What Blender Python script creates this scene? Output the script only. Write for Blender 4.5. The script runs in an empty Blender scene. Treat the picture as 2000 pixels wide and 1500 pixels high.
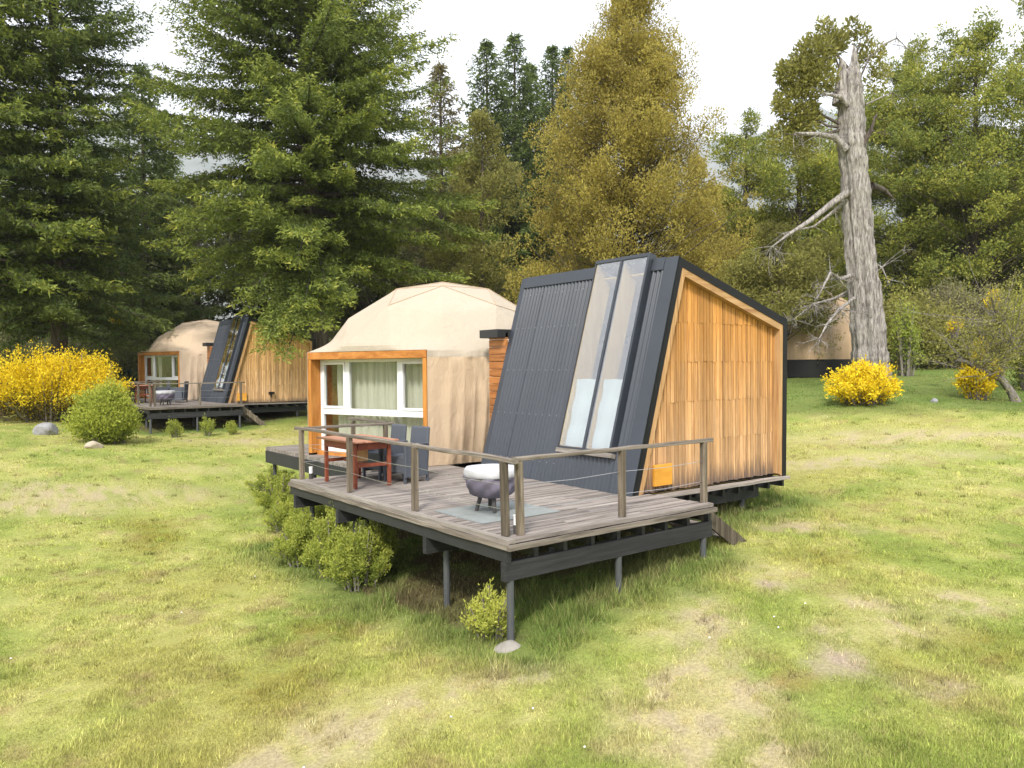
import bpy, math, random
import numpy as np
from mathutils import Vector, Matrix
R_ = math.radians
random.seed(5)
rng = np.random.default_rng(11)
S = bpy.context.scene
COL = S.collection

# ------------------------------------------------------------------ camera
CAM = np.array([-5.095, -6.656, 1.943]); YAW, PIT, ROL, F = .91043, -.02262, -.00828, 1514.76
def cam_axes():
    fw = np.array([math.cos(YAW)*math.cos(PIT), math.sin(YAW)*math.cos(PIT), math.sin(PIT)])
    r = np.cross(fw, [0, 0, 1]); r /= np.linalg.norm(r); u = np.cross(r, fw)
    return fw, r*math.cos(ROL)+u*math.sin(ROL), -r*math.sin(ROL)+u*math.cos(ROL)
fw_, r_, u_ = cam_axes()
cd = bpy.data.cameras.new('camera'); cam = bpy.data.objects.new('camera', cd); COL.objects.link(cam)
cd.sensor_width = 36; cd.lens = F/2000*36; cd.clip_end = 6000; cd.clip_start = .05
cam.matrix_world = Matrix(((r_[0], u_[0], -fw_[0], CAM[0]), (r_[1], u_[1], -fw_[1], CAM[1]), (r_[2], u_[2], -fw_[2], CAM[2]), (0, 0, 0, 1)))
S.camera = cam
# ------------------------------------------------------------------ light
SUN_EL, SUN_AZ = R_(44), R_(222)          # azimuth measured ccw from +X: where the sun stands
w = bpy.data.worlds.new('World'); S.world = w; w.use_nodes = True
nt = w.node_tree; nt.nodes.clear()
out = nt.nodes.new('ShaderNodeOutputWorld'); bg = nt.nodes.new('ShaderNodeBackground')
sky = nt.nodes.new('ShaderNodeTexSky'); sky.sky_type = 'NISHITA'; sky.sun_disc = False
sky.sun_elevation = SUN_EL; sky.sun_rotation = math.pi/2-SUN_AZ
tc = nt.nodes.new('ShaderNodeTexCoord'); nz = nt.nodes.new('ShaderNodeTexNoise'); nz.inputs['Scale'].default_value = 2.2
nz.inputs['Detail'].default_value = 4
cr = nt.nodes.new('ShaderNodeValToRGB')
cr.color_ramp.elements[0].position = .3; cr.color_ramp.elements[0].color = (8.0, 8.4, 9.2, 1)
cr.color_ramp.elements[1].position = .7; cr.color_ramp.elements[1].color = (9.6, 9.7, 9.9, 1)
mx = nt.nodes.new('ShaderNodeMix'); mx.data_type = 'RGBA'; mx.inputs[0].default_value = .92
nt.links.new(tc.outputs['Generated'], nz.inputs['Vector']); nt.links.new(nz.outputs['Fac'], cr.inputs['Fac'])
nt.links.new(sky.outputs[0], mx.inputs[6]); nt.links.new(cr.outputs['Color'], mx.inputs[7])
nt.links.new(mx.outputs[2], bg.inputs['Color']); bg.inputs['Strength'].default_value = .1
nt.links.new(bg.outputs[0], out.inputs[0])
ld = bpy.data.lights.new('sun', 'SUN'); ld.energy = 2.6; ld.angle = R_(9); ld.color = (1, .94, .84)
sun = bpy.data.objects.new('sun', ld); COL.objects.link(sun)
sd = Vector((math.cos(SUN_EL)*math.cos(SUN_AZ), math.cos(SUN_EL)*math.sin(SUN_AZ), math.sin(SUN_EL)))
sun.rotation_euler = sd.to_track_quat('Z', 'Y').to_euler()
S.view_settings.view_transform = 'Standard'; S.view_settings.look = 'None'
S.view_settings.exposure = 1.12; S.view_settings.gamma = 1
S.cycles.max_bounces = 6; S.cycles.diffuse_bounces = 3; S.cycles.transparent_max_bounces = 8

# ------------------------------------------------------------------ helpers
def tag(o, label=None, cat=None, group=None, kind=None):
    if label: o['label'] = label
    if cat: o['category'] = cat
    if group: o['group'] = group
    if kind: o['kind'] = kind
    return o
def empty(name, loc, label=None, cat=None, group=None):
    o = bpy.data.objects.new(name, None); COL.objects.link(o); o.location = loc; o.empty_display_size = .2
    return tag(o, label, cat, group)
def np_mesh(name, V, Fc, mat, parent=None, attrs=None, smooth=False, base=(0, 0, 0)):
    V = np.asarray(V, dtype=np.float32)-np.asarray(base, dtype=np.float32)
    Fc = np.asarray(Fc, dtype=np.int32); m = bpy.data.meshes.new(name)
    n, k = Fc.shape
    m.vertices.add(len(V)); m.vertices.foreach_set('co', V.ravel())
    m.loops.add(n*k); m.loops.foreach_set('vertex_index', Fc.ravel())
    m.polygons.add(n); m.polygons.foreach_set('loop_start', np.arange(0, n*k, k, dtype=np.int32))
    m.polygons.foreach_set('use_smooth', np.full(n, smooth))
    for an, (ty, dom, arr) in (attrs or {}).items():
        a = m.attributes.new(an, ty, dom)
        a.data.foreach_set('color' if ty == 'FLOAT_COLOR' else 'value', np.asarray(arr, dtype=np.float32).ravel())
    m.update(); m.validate()
    if mat: m.materials.append(mat)
    o = bpy.data.objects.new(name, m); COL.objects.link(o)
    if parent: o.parent = parent
    return o
class MB:
    """collects shapes in the unit's own coordinates, builds ONE mesh"""
    def __init__(s): s.v = []; s.f = []; s.r = []
    def add(s, vs, fs, rnd=None):
        b = len(s.v); s.v += [tuple(v) for v in vs]; q = random.random() if rnd is None else rnd
        for f in fs: s.f.append(tuple(b+i for i in f)); s.r.append(q)
        return s
    def box(s, x0, x1, y0, y1, z0, z1, rnd=None):
        vs = [(x, y, z) for z in (z0, z1) for y in (y0, y1) for x in (x0, x1)]
        return s.add(vs, [(0, 2, 3, 1), (4, 5, 7, 6), (0, 1, 5, 4), (2, 6, 7, 3), (0, 4, 6, 2), (1, 3, 7, 5)], rnd)
    def hexa(s, P, rnd=None):      # 8 points, same order as box
        q = [np.array(v, float) for v in P]
        if np.dot(np.cross(q[1]-q[0], q[2]-q[0]), (q[4]+q[7])-(q[0]+q[3])) < 0: P = [P[i] for i in (1, 0, 3, 2, 5, 4, 7, 6)]
        return s.add(P, [(0, 2, 3, 1), (4, 5, 7, 6), (0, 1, 5, 4), (2, 6, 7, 3), (0, 4, 6, 2), (1, 3, 7, 5)], rnd)
    def fr(s, O, A, B, C, a0, a1, b0, b1, c0, c1, rnd=None):   # box in a frame
        O, A, B, C = map(np.array, (O, A, B, C))
        return s.hexa([O+A*a+B*b+C*c for c in (c0, c1) for b in (b0, b1) for a in (a0, a1)], rnd)
    def tube(s, pts, rad, n=8, cap=True, rnd=None):
        pts = [np.array(p, float) for p in pts]
        if not hasattr(rad, '__len__'): rad = [rad]*len(pts)
        vs = []; fs = []
        for i, p in enumerate(pts):
            t = pts[min(i+1, len(pts)-1)]-pts[max(i-1, 0)]; t /= np.linalg.norm(t)+1e-9
            a = np.cross(t, [0, 0, 1] if abs(t[2]) < .9 else [1, 0, 0]); a /= np.linalg.norm(a); b = np.cross(t, a)
            for k in range(n):
                q = 2*math.pi*k/n; vs.append(p+(a*math.cos(q)+b*math.sin(q))*rad[i])
        for i in range(len(pts)-1):
            for k in range(n):
                fs.append((i*n+k, i*n+(k+1) % n, (i+1)*n+(k+1) % n, (i+1)*n+k))
        if cap: fs += [tuple(range(n)), tuple(range((len(pts)-1)*n, len(pts)*n))[::-1]]
        return s.add(vs, fs, rnd)
    def beam(s, a, b, w, h, rnd=None, seg=1, wob=0, up=(0, 0, 1)):     # bar from a to b, section w x h (h along up), top face through a,b centre
        a, b, up = np.array(a, float), np.array(b, float), np.array(up, float); t = b-a; L = np.linalg.norm(t); t /= L
        side = np.cross(t, up); side /= np.linalg.norm(side); vs = []; fs = []
        for i in range(seg+1):
            p = a+t*L*i/seg+up*random.uniform(-wob, wob)+side*random.uniform(-wob, wob)
            for (q, z) in ((-w/2, -h), (w/2, -h), (w/2, 0), (-w/2, 0)): vs.append(p+side*q+up*z)
        for i in range(seg):
            for k in range(4): fs.append((i*4+k, i*4+(k+1) % 4, i*4+4+(k+1) % 4, i*4+4+k))
        fs += [(0, 1, 2, 3), tuple(seg*4+k for k in (3, 2, 1, 0))]
        return s.add(vs, fs, rnd)
    def grid(s, fn, nu, nv, rnd=None, wrap=False):
        vs = [fn(i/(nu-1 if not wrap else nu), j/(nv-1)) for j in range(nv) for i in range(nu)]
        fs = []
        for j in range(nv-1):
            for i in range(nu if wrap else nu-1):
                i2 = (i+1) % nu; fs.append((j*nu+i, j*nu+i2, (j+1)*nu+i2, (j+1)*nu+i))
        return s.add(vs, fs, rnd)
    def lathe(s, prof, cx, cy, n=24, rnd=None, wr=None):
        vs = []; fs = []
        for j, (r, z) in enumerate(prof):
            for k in range(n):
                q = 2*math.pi*k/n; rr = r*(1+(wr(q, z) if wr else 0)); vs.append((cx+rr*math.cos(q), cy+rr*math.sin(q), z))
        for j in range(len(prof)-1):
            for k in range(n): fs.append((j*n+k, j*n+(k+1) % n, (j+1)*n+(k+1) % n, (j+1)*n+k))
        fs += [tuple(range(n))[::-1], tuple(range((len(prof)-1)*n, len(prof)*n))]
        return s.add(vs, fs, rnd)
    def build(s, name, mat, parent=None, base=(0, 0, 0), bevel=0, smooth=False, label=None):
        m = bpy.data.meshes.new(name); b = np.array(base)
        m.from_pydata([tuple(np.array(v)-b) for v in s.v], [], s.f); m.materials.append(mat)
        a = m.attributes.new('rnd', 'FLOAT', 'FACE'); a.data.foreach_set('value', s.r)
        if smooth: m.polygons.foreach_set('use_smooth', [True]*len(m.polygons))
        m.update(); o = bpy.data.objects.new(name, m); COL.objects.link(o)
        if parent: o.parent = parent
        if bevel:
            bv = o.modifiers.new('b', 'BEVEL'); bv.width = bevel; bv.segments = 2; bv.limit_method = 'ANGLE'
        if label: o['label'] = label
        return o

# ------------------------------------------------------------------ materials
def newmat(name):
    m = bpy.data.materials.new(name); m.use_nodes = True; t = m.node_tree; t.nodes.clear()
    o = t.nodes.new('ShaderNodeOutputMaterial'); p = t.nodes.new('ShaderNodeBsdfPrincipled'); t.links.new(p.outputs[0], o.inputs[0])
    return m, t, p, o
def nd(t, ty, **kw):
    n = t.nodes.new(ty)
    for k, v in kw.items():
        if k in n.inputs: n.inputs[k].default_value = v
        else: setattr(n, k, v)
    return n
def ramp(t, fac, stops):
    c = t.nodes.new('ShaderNodeValToRGB'); e = c.color_ramp.elements
    while len(e) < len(stops): e.new(.5)
    for i, (p, col) in enumerate(stops): e[i].position = p; e[i].color = (*col, 1)
    t.links.new(fac, c.inputs['Fac']); return c.outputs['Color']
def mixc(t, fac, a, b, mode='MIX'):
    m = t.nodes.new('ShaderNodeMix'); m.data_type = 'RGBA'; m.blend_type = mode
    for s, v in ((0, fac), (6, a), (7, b)):
        if hasattr(v, 'links'): t.links.new(v, m.inputs[s])
        else: m.inputs[s].default_value = v if s == 0 else (*v, 1)
    return m.outputs[2]
def math_(t, op, a, b=None, c=None):
    m = t.nodes.new('ShaderNodeMath'); m.operation = op
    for s, v in enumerate((a, b, c)):
        if v is None: continue
        if hasattr(v, 'links'): t.links.new(v, m.inputs[s])
        else: m.inputs[s].default_value = v
    return m.outputs[0]
def noise(t, vec, scale, detail=3, rough=.55, dist=0):
    n = nd(t, 'ShaderNodeTexNoise', Scale=scale, Detail=detail, Roughness=rough, Distortion=dist)
    t.links.new(vec, n.inputs['Vector']); return n.outputs['Fac']
def mapping(t, sc, rnd=True, space='Object'):
    c = nd(t, 'ShaderNodeTexCoord'); v = c.outputs[space]
    if rnd:
        a = nd(t, 'ShaderNodeAttribute', attribute_name='rnd'); s = nd(t, 'ShaderNodeVectorMath', operation='SCALE'); s.inputs[0].default_value = (37, 53, 71)
        t.links.new(a.outputs['Fac'], s.inputs['Scale']); ad = nd(t, 'ShaderNodeVectorMath', operation='ADD')
        t.links.new(v, ad.inputs[0]); t.links.new(s.outputs[0], ad.inputs[1]); v = ad.outputs[0]
    m = nd(t, 'ShaderNodeMapping'); m.inputs['Scale'].default_value = sc; t.links.new(v, m.inputs['Vector']); return m.outputs[0]
def bump(t, p, h, strength=.3, dist=.01):
    b = nd(t, 'ShaderNodeBump', Strength=strength, Distance=dist); t.links.new(h, b.inputs['Height']); t.links.new(b.outputs[0], p.inputs['Normal'])
def wood(name, dark, mid, light, axis, rough=.75, var=.35, grain=1., stain=None, bstr=.4, upper=None):
    """grain runs along axis (0,1,2); stain=(z0,z1,colour) greys the foot of the boards"""
    m, t, p, o = newmat(name); sc = [22*grain]*3; sc[axis] = 1.1
    v = mapping(t, sc); g = noise(t, v, 1.0, 6, .65, .6); big = noise(t, mapping(t, (2, 2, 2)), 1.0, 3)
    c = ramp(t, g, [(.28, dark), (.5, mid), (.72, light)])
    at = nd(t, 'ShaderNodeAttribute', attribute_name='rnd'); vr = math_(t, 'MULTIPLY_ADD', at.outputs['Fac'], var, 1-var/2)
    vv = math_(t, 'MULTIPLY', vr, math_(t, 'MULTIPLY_ADD', big, .5, .75))
    cc = nd(t, 'ShaderNodeVectorMath', operation='SCALE'); t.links.new(c, cc.inputs[0]); t.links.new(vv, cc.inputs['Scale']); c = cc.outputs[0]
    if stain:
        z0, z1, sc_ = stain; tcn = nd(t, 'ShaderNodeTexCoord'); sp = nd(t, 'ShaderNodeSeparateXYZ'); t.links.new(tcn.outputs['Object'], sp.inputs[0])
        ns = noise(t, mapping(t, (14, 14, 2.5)), 1, 4); zz = math_(t, 'MULTIPLY_ADD', ns, (z1-z0)*2.2, -(z1-z0)*1.1)
        zz = math_(t, 'ADD', zz, sp.outputs[2]); mr = nd(t, 'ShaderNodeMapRange'); t.links.new(zz, mr.inputs[0])
        mr.inputs[1].default_value = z0; mr.inputs[2].default_value = z1; mr.inputs[3].default_value = 1; mr.inputs[4].default_value = 0
        c = mixc(t, mr.outputs[0], c, sc_)
    if upper:      # boards that keep their oil colour high on the wall, bleached lower down
        tcn = nd(t, 'ShaderNodeTexCoord'); sp = nd(t, 'ShaderNodeSeparateXYZ'); t.links.new(tcn.outputs['Object'], sp.inputs[0]); ns = noise(t, mapping(t, (9, 9, .8)), 1, 4)
        mr = nd(t, 'ShaderNodeMapRange'); t.links.new(math_(t, 'MULTIPLY_ADD', ns, 2.2, math_(t, 'SUBTRACT', sp.outputs[2], 1.1)), mr.inputs[0]); mr.inputs[1].default_value = .5; mr.inputs[2].default_value = 2.6
        c = mixc(t, mr.outputs[0], mixc(t, 1., c, (1., .93, .95), 'MULTIPLY'), mixc(t, 1., c, upper, 'MULTIPLY'))
        dk = noise(t, mapping(t, (30, 30, 1.6)), 1, 5, .7); c = mixc(t, ramp(t, dk, [(.50, (0, 0, 0)), (.70, (.55, .55, .55))]), c, (.24, .135, .065))
    t.links.new(c, p.inputs['Base Color']); p.inputs['Roughness'].default_value = rough; p.inputs['Specular IOR Level'].default_value = .25
    bump(t, p, g, bstr, .006); return m
def plain(name, col, rough=.6, metal=0, nscale=6, namp=.25, bstr=.1, spec=.4, bscale=40):
    m, t, p, o = newmat(name); v = mapping(t, (1, 1, 1)); n = noise(t, v, nscale, 4); k = math_(t, 'MULTIPLY_ADD', n, namp*2, 1-namp)
    cc = nd(t, 'ShaderNodeVectorMath', operation='SCALE'); cc.inputs[0].default_value = col; t.links.new(k, cc.inputs['Scale'])
    t.links.new(cc.outputs[0], p.inputs['Base Color']); p.inputs['Roughness'].default_value = rough; p.inputs['Metallic'].default_value = metal
    p.inputs['Specular IOR Level'].default_value = spec; bump(t, p, noise(t, v, bscale, 4), bstr, .01); return m
M = {}
GREYW = ((.09, .075, .065), (.235, .205, .185), (.37, .335, .31))
M['deckX'] = wood('weathered_boards', *GREYW, 0, .8, .5); M['deckY'] = wood('weathered_edge', (.12, .105, .09), (.22, .195, .17), (.31, .28, .25), 1, .8, .3)
M['railX'] = wood('weathered_rail_x', (.06, .05, .04), (.155, .13, .108), (.28, .245, .21), 0); M['railY'] = wood('weathered_rail_y', (.06, .05, .04), (.155, .13, .108), (.28, .245, .21), 1)
M['post'] = wood('weathered_post', (.04, .032, .024), (.125, .10, .074), (.25, .21, .16), 2, .8, .6, .8)
M['blackX'] = wood('black_beam', (.018, .018, .019), (.03, .03, .032), (.05, .049, .05), 0, .7, .4); M['black'] = plain('black_paint', (.026, .027, .029), .6, 0, 3, .4)
M['steel'] = plain('grey_post_paint', (.075, .08, .085), .5, 0, 4, .3)
M['clad'] = wood('cladding', (.30, .165, .075), (.52, .335, .165), (.68, .475, .27), 2, .65, .6, 2.6, (.02, .34, (.15, .115, .09)), .5, (1., .73, .38))
M['clad2'] = wood('pale_cladding_lifted', (.38, .23, .10), (.62, .42, .21), (.74, .55, .33), 2, .65, .5, 1.0, (.02, .2, (.2, .15, .1)), .5, (1., .85, .65))  # paler boards of the far cabin, light added in colour against its shade
M['trim'] = wood('pale_trim', (.28, .14, .06), (.46, .27, .12), (.56, .37, .20), 0, .65, .2)
M['trimZ'] = wood('pale_trim_upright', (.28, .14, .06), (.46, .27, .12), (.56, .37, .20), 2, .65, .2)
M['orange'] = wood('stained_timber', (.27, .09, .02), (.44, .175, .038), (.55, .25, .07), 1, .5, .2, .5)
M['orangeZ'] = wood('stained_upright', (.29, .10, .02), (.47, .195, .04), (.57, .27, .07), 2, .5, .2, .5)
M['log'] = wood('log_siding', (.2, .07, .025), (.36, .145, .045), (.46, .21, .08), 1, .5, .35, .6)
M['ply'] = wood('golden_lining', (.46, .29, .07), (.60, .40, .11), (.68, .48, .16), 2, .45, .1, .5, None, .1)
M['panel'] = wood('access_panel', (.55, .24, .03), (.64, .31, .045), (.68, .35, .06), 0, .5, .1, .35, None, .1)
M['red'] = wood('red_table_paint', (.13, .032, .018), (.20, .052, .028), (.26, .08, .045), 1, .5, .25, .5)
M['redtop'] = wood('worn_table_top', (.30, .11, .06), (.40, .19, .12), (.45, .27, .2), 1, .5, .3, .5)
M['tan'] = wood('tan_board', (.42, .22, .09), (.54, .31, .14), (.6, .36, .18), 2, .6, .1, .4)
M['metal'] = plain('dark_corrugated', (.040, .047, .061), .30, 0, 1.5, .22, .04, .5, 8)
M['flash'] = plain('dark_flashing', (.034, .040, .053), .38, 0, 2, .25, .25, .5, 3)
M['blackmetal'] = plain('black_fascia', (.009, .0095, .011), .55, 0, 2, .3, .1, .25)
M['white'] = plain('white_frame', (.78, .79, .80), .35, 0, 3, .04, .02)
M['curtain'] = plain('sage_curtain', (.50, .475, .415), .9, 0, 5, .08, .1)
M['pale'] = plain('pale_blind', (.50, .565, .58), .9, 0, 5, .06, .1)
M['wicker'] = plain('grey_wicker', (.085, .094, .115), .6, 0, 60, .45, .6, .3, 120)
M['slab'] = plain('grey_slab', (.23, .25, .245), .8, 0, 9, .25, .2)
M['coverw'] = plain('white_cover', (.46, .46, .49), .85, 0, 8, .15, .4, .2, 14)
M['coverg'] = plain('grey_purple_cover', (.145, .13, .175), .85, 0, 7, .2, .5, .2, 12)
M['char'] = plain('charcoal_leg', (.06, .055, .055), .6, 0, 20, .3)
M['cable'] = plain('steel_cable', (.45, .45, .46), .35, .8, 20, .1)
M['dark'] = plain('dark_inside', (.015, .015, .015), .9)
M['teal'] = plain('teal_panel', (.012, .07, .062), .7, 0, 3, .3)
M['rock'] = plain('pale_stone', (.42, .36, .28), .9, 0, 8, .35, .8, .2, 18); M['rockg'] = plain('grey_stone', (.30, .295, .31), .9, 0, 5, .5, .8, .2, 14)
M['conc'] = plain('concrete', (.29, .27, .24), .9, 0, 9, .3, .6, .2, 22)
M['lamp'] = plain('lamp_glass', (.8, .8, .82), .3, 0, 2, .02)
# canvas
def canvas(name, col, col2, st=.28):
    m, t, p, o = newmat(name); v = mapping(t, (1, 1, 1)); a = noise(t, v, .9, 5, .6); b = noise(t, mapping(t, (3, 3, .7)), 1, 4, .6, .5)
    c = mixc(t, a, col, col2); c = mixc(t, math_(t, 'MULTIPLY', b, st), c, (col2[0]*.75, col2[1]*.68, col2[2]*.6)); t.links.new(c, p.inputs['Base Color'])
    p.inputs['Roughness'].default_value = .8; p.inputs['Specular IOR Level'].default_value = .2
    bump(t, p, noise(t, mapping(t, (3.4, 3.4, 1.3)), 1.8, 5, .6, 1.2), .5, .05); return m
M['canvas'] = canvas('cream_canvas', (.465, .41, .335), (.40, .34, .265)); M['skirt'] = canvas('sand_canvas', (.55, .425, .30), (.50, .375, .255), .12)
M['canvas3'] = canvas('tan_canvas_lifted', (.62, .50, .385), (.55, .425, .31), .15)  # tan of the far dome, lightened by colour to offset its shade
M['canvas2'] = canvas('brown_canvas', (.43, .32, .21), (.36, .25, .155))
def glass(name, ior=1.7, tint=(.95, .97, .96)):
    m, t, p, o = newmat(name); t.nodes.remove(p); tr = nd(t, 'ShaderNodeBsdfTransparent'); tr.inputs[0].default_value = (*tint, 1)
    g = nd(t, 'ShaderNodeBsdfGlossy'); g.inputs['Roughness'].default_value = .02; ge = nd(t, 'ShaderNodeNewGeometry'); dt = nd(t, 'ShaderNodeVectorMath', operation='DOT_PRODUCT'); t.links.new(ge.outputs['Normal'], dt.inputs[0]); t.links.new(ge.outputs['Incoming'], dt.inputs[1])
    f0 = ((ior-1)/(ior+1))**2; ab = math_(t, 'ABSOLUTE', dt.outputs['Value']); fr_ = math_(t, 'MULTIPLY_ADD', math_(t, 'POWER', math_(t, 'SUBTRACT', 1, ab), 5), 1-f0, f0)
    mx = nd(t, 'ShaderNodeMixShader'); t.links.new(fr_, mx.inputs[0]); t.links.new(tr.outputs[0], mx.inputs[1]); t.links.new(g.outputs[0], mx.inputs[2])
    t.links.new(mx.outputs[0], o.inputs[0]); return m
M['glass'] = glass('window_glass'); M['glassroof'] = glass('slanted_glass', 2.9, (.97, .98, .98))
def bark(name, a, b, c, sc=(9, 9, 1.2), bs=.8):
    m, t, p, o = newmat(name); v = mapping(t, sc, False); g = noise(t, v, 1, 7, .7, .5); t.links.new(ramp(t, g, [(.32, a), (.5, b), (.68, c)]), p.inputs['Base Color'])
    p.inputs['Roughness'].default_value = .9; p.inputs['Specular IOR Level'].default_value = .15; bump(t, p, g, bs, .05); return m
M['bark'] = bark('brown_bark', (.045, .035, .03), (.10, .08, .07), (.17, .145, .13)); M['barkg'] = bark('silver_dead_wood', (.05, .042, .038), (.27, .245, .23), (.50, .47, .45), (14, 14, 2.6), 1.)
M['twig'] = bark('grey_twigs', (.12, .10, .085), (.2, .18, .16), (.3, .27, .25))
def leafmat(name, cols, trans=.3, rough=.6):
    """cols: ramp over the per-leaf value v"""
    m, t, p, o = newmat(name); a = nd(t, 'ShaderNodeAttribute', attribute_name='v'); n = len(cols)
    c = ramp(t, a.outputs['Fac'], [(i/(n-1), k) for i, k in enumerate(cols)]); t.links.new(c, p.inputs['Base Color'])
    p.inputs['Roughness'].default_value = rough; p.inputs['Specular IOR Level'].default_value = .25
    tl = nd(t, 'ShaderNodeBsdfTranslucent'); t.links.new(c, tl.inputs[0]); mx = nd(t, 'ShaderNodeMixShader'); mx.inputs[0].default_value = trans
    t.links.new(p.outputs[0], mx.inputs[1]); t.links.new(tl.outputs[0], mx.inputs[2]); t.links.new(mx.outputs[0], o.inputs[0]); return m
M['fir'] = leafmat('fir_needles', [(0.04, 0.062, 0.022), (0.115, 0.155, 0.035), (0.23, 0.275, 0.05), (0.47, 0.44, 0.09)], 0.33)
M['fir2'] = leafmat('dark_fir_needles', [(0.035, 0.055, 0.022), (0.08, 0.115, 0.035), (0.14, 0.185, 0.045), (0.24, 0.29, 0.07)], 0.38)
M['firb'] = leafmat('brownish_needles', [(0.09, 0.08, 0.04), (0.16, 0.14, 0.06), (0.23, 0.2, 0.085), (0.32, 0.28, 0.11)], 0.4)
M['gold'] = leafmat('golden_cypress_leaves', [(0.14, 0.11, 0.03), (0.31, 0.255, 0.06), (0.47, 0.395, 0.09), (0.62, 0.53, 0.12)], 0.42)
M['olive'] = leafmat('olive_leaves', [(0.09, 0.09, 0.032), (0.21, 0.205, 0.06), (0.33, 0.315, 0.085), (0.46, 0.43, 0.13)], 0.4)
M['beech'] = leafmat('evergreen_leaves', [(0.06, 0.085, 0.022), (0.17, 0.21, 0.045), (0.36, 0.37, 0.065), (0.68, 0.6, 0.12)], 0.38)
M['bright'] = leafmat('bright_bush_leaves', [(0.1, 0.13, 0.025), (0.24, 0.29, 0.045), (0.42, 0.46, 0.07), (0.62, 0.62, 0.13)], 0.4)
M['juniper'] = leafmat('shrub_leaves', [(.09, .12, .03), (.20, .26, .05), (.36, .41, .075), (.52, .53, .11)], 0.4)
M['yellow'] = leafmat('broom_blossom', [(0.045, 0.05, 0.02), (0.6, 0.42, 0.012), (0.82, 0.61, 0.015), (0.88, 0.72, 0.05)], 0.2)
M['dkbush'] = leafmat('dark_bush_leaves', [(0.05, 0.06, 0.028), (0.1, 0.115, 0.048), (0.16, 0.165, 0.065), (0.24, 0.23, 0.095)], 0.4)
M['greybush'] = leafmat('grey_bush_leaves', [(0.12, 0.11, 0.08), (0.2, 0.185, 0.12), (0.28, 0.26, 0.14), (0.38, 0.36, 0.15)], 0.4)

# ------------------------------------------------------------------ terrain
fh = np.array([math.cos(YAW), math.sin(YAW)]); rh = np.array([math.sin(YAW), -math.cos(YAW)])
def at(px, D):                      # plan position at depth D along the bearing of image column px
    return CAM[:2]+fh*D+rh*D*(px-1000)/F
SAMP = [((.1, .1), -1.07), ((.3, 1.7), -1.22), ((1.8, .1), -.87), ((3.5, .1), -.67), ((6.3, 1.5), -.62), ((2, 6.4), -1.25), ((4.9, .3), -.6)]
for px, D, z in [(1000, 5.5, -1.25), (0, 5.5, -1.35), (2000, 5.5, -1.05), (1700, 12, -.62), (2000, 12, -.48), (2000, 19, .2), (1690, 24, .74), (1600, 34, 1.45),
                 (1985, 25, .64), (1900, 45, 2.0), (293, 29, -.5), (465, 31, -.42), (600, 33, -.25), (180, 24, -.42), (85, 27, -.2), (30, 33, .12), (800, 42, .5),
                 (1000, 50, 1.2), (1300, 45, 1.5), (300, 50, .9), (0, 50, .9), (0, 15, -.9), (400, 15, -1.12), (700, 20, -.95), (1300, 22, .1), (-600, 30, 0), (2600, 30, 1.2), (2600, 10, -.6), (-800, 8, -1.2)]:
    SAMP.append((tuple(at(px, D)), z))
SAMP += [((-12, -12), -1.75), ((0, -12), -1.4), ((-20, 5), -1.3)]
SP = np.array([s[0] for s in SAMP]); SZ = np.array([s[1] for s in SAMP])
def _k(r2): return np.where(r2 > 0, r2*np.log(r2+1e-12), 0)
_d = ((SP[:, None]-SP[None])**2).sum(-1); _n = len(SP)
_A = np.zeros((_n+3, _n+3)); _A[:_n, :_n] = _k(_d)+np.eye(_n)*6.0; _A[:_n, _n] = 1; _A[:_n, _n+1:] = SP; _A[_n, :_n] = 1; _A[_n+1:, :_n] = SP.T
_W = np.linalg.solve(_A, np.concatenate([SZ, [0, 0, 0]]))
def lat(ix, iy): 
    h = np.sin(ix*127.1+iy*311.7)*43758.5453; return h-np.floor(h)
def vnoise(x, y):
    ix, iy = np.floor(x), np.floor(y); fx, fy = x-ix, y-iy; fx = fx*fx*(3-2*fx); fy = fy*fy*(3-2*fy)
    return (lat(ix, iy)*(1-fx)+lat(ix+1, iy)*fx)*(1-fy)+(lat(ix, iy+1)*(1-fx)+lat(ix+1, iy+1)*fx)*fy
def fbm(x, y, o=4):
    s = 0; a = .5; t = 0
    for k in range(o): s = s+a*vnoise(x*2**k+17*k, y*2**k-9*k); t += a; a *= .5
    return s/t
def gz(x, y):
    x = np.atleast_1d(np.asarray(x, float)); y = np.atleast_1d(np.asarray(y, float)); sh = x.shape; x = x.ravel(); y = y.ravel()
    c = CAM[:2]; dx, dy = x-c[0], y-c[1]; r = np.hypot(dx, dy)+1e-9; k = np.minimum(r, 52)/r; qx, qy = c[0]+dx*k, c[1]+dy*k; out = np.zeros_like(x)
    for i in range(0, len(x), 20000):
        s = slice(i, i+20000); d = (qx[s, None]-SP[:, 0])**2+(qy[s, None]-SP[:, 1])**2
        out[s] = _k(d)@_W[:_n]+_W[_n]+qx[s]*_W[_n+1]+qy[s]*_W[_n+2]
    out += np.maximum(r-52, 0)*.03+(fbm(x*.7, y*.7, 3)-.5)*.07
    return out.reshape(sh)
def g1(x, y): return float(gz(x, y)[0])
def gpix(px, py):                  # where the ground lies on the bearing through that picture point
    for D in np.arange(4, 60, .1):
        x, y = at(px, D)
        if CAM[2]+D*(-(py-717)/F) <= g1(x, y): return x, y
    return x, y
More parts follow.
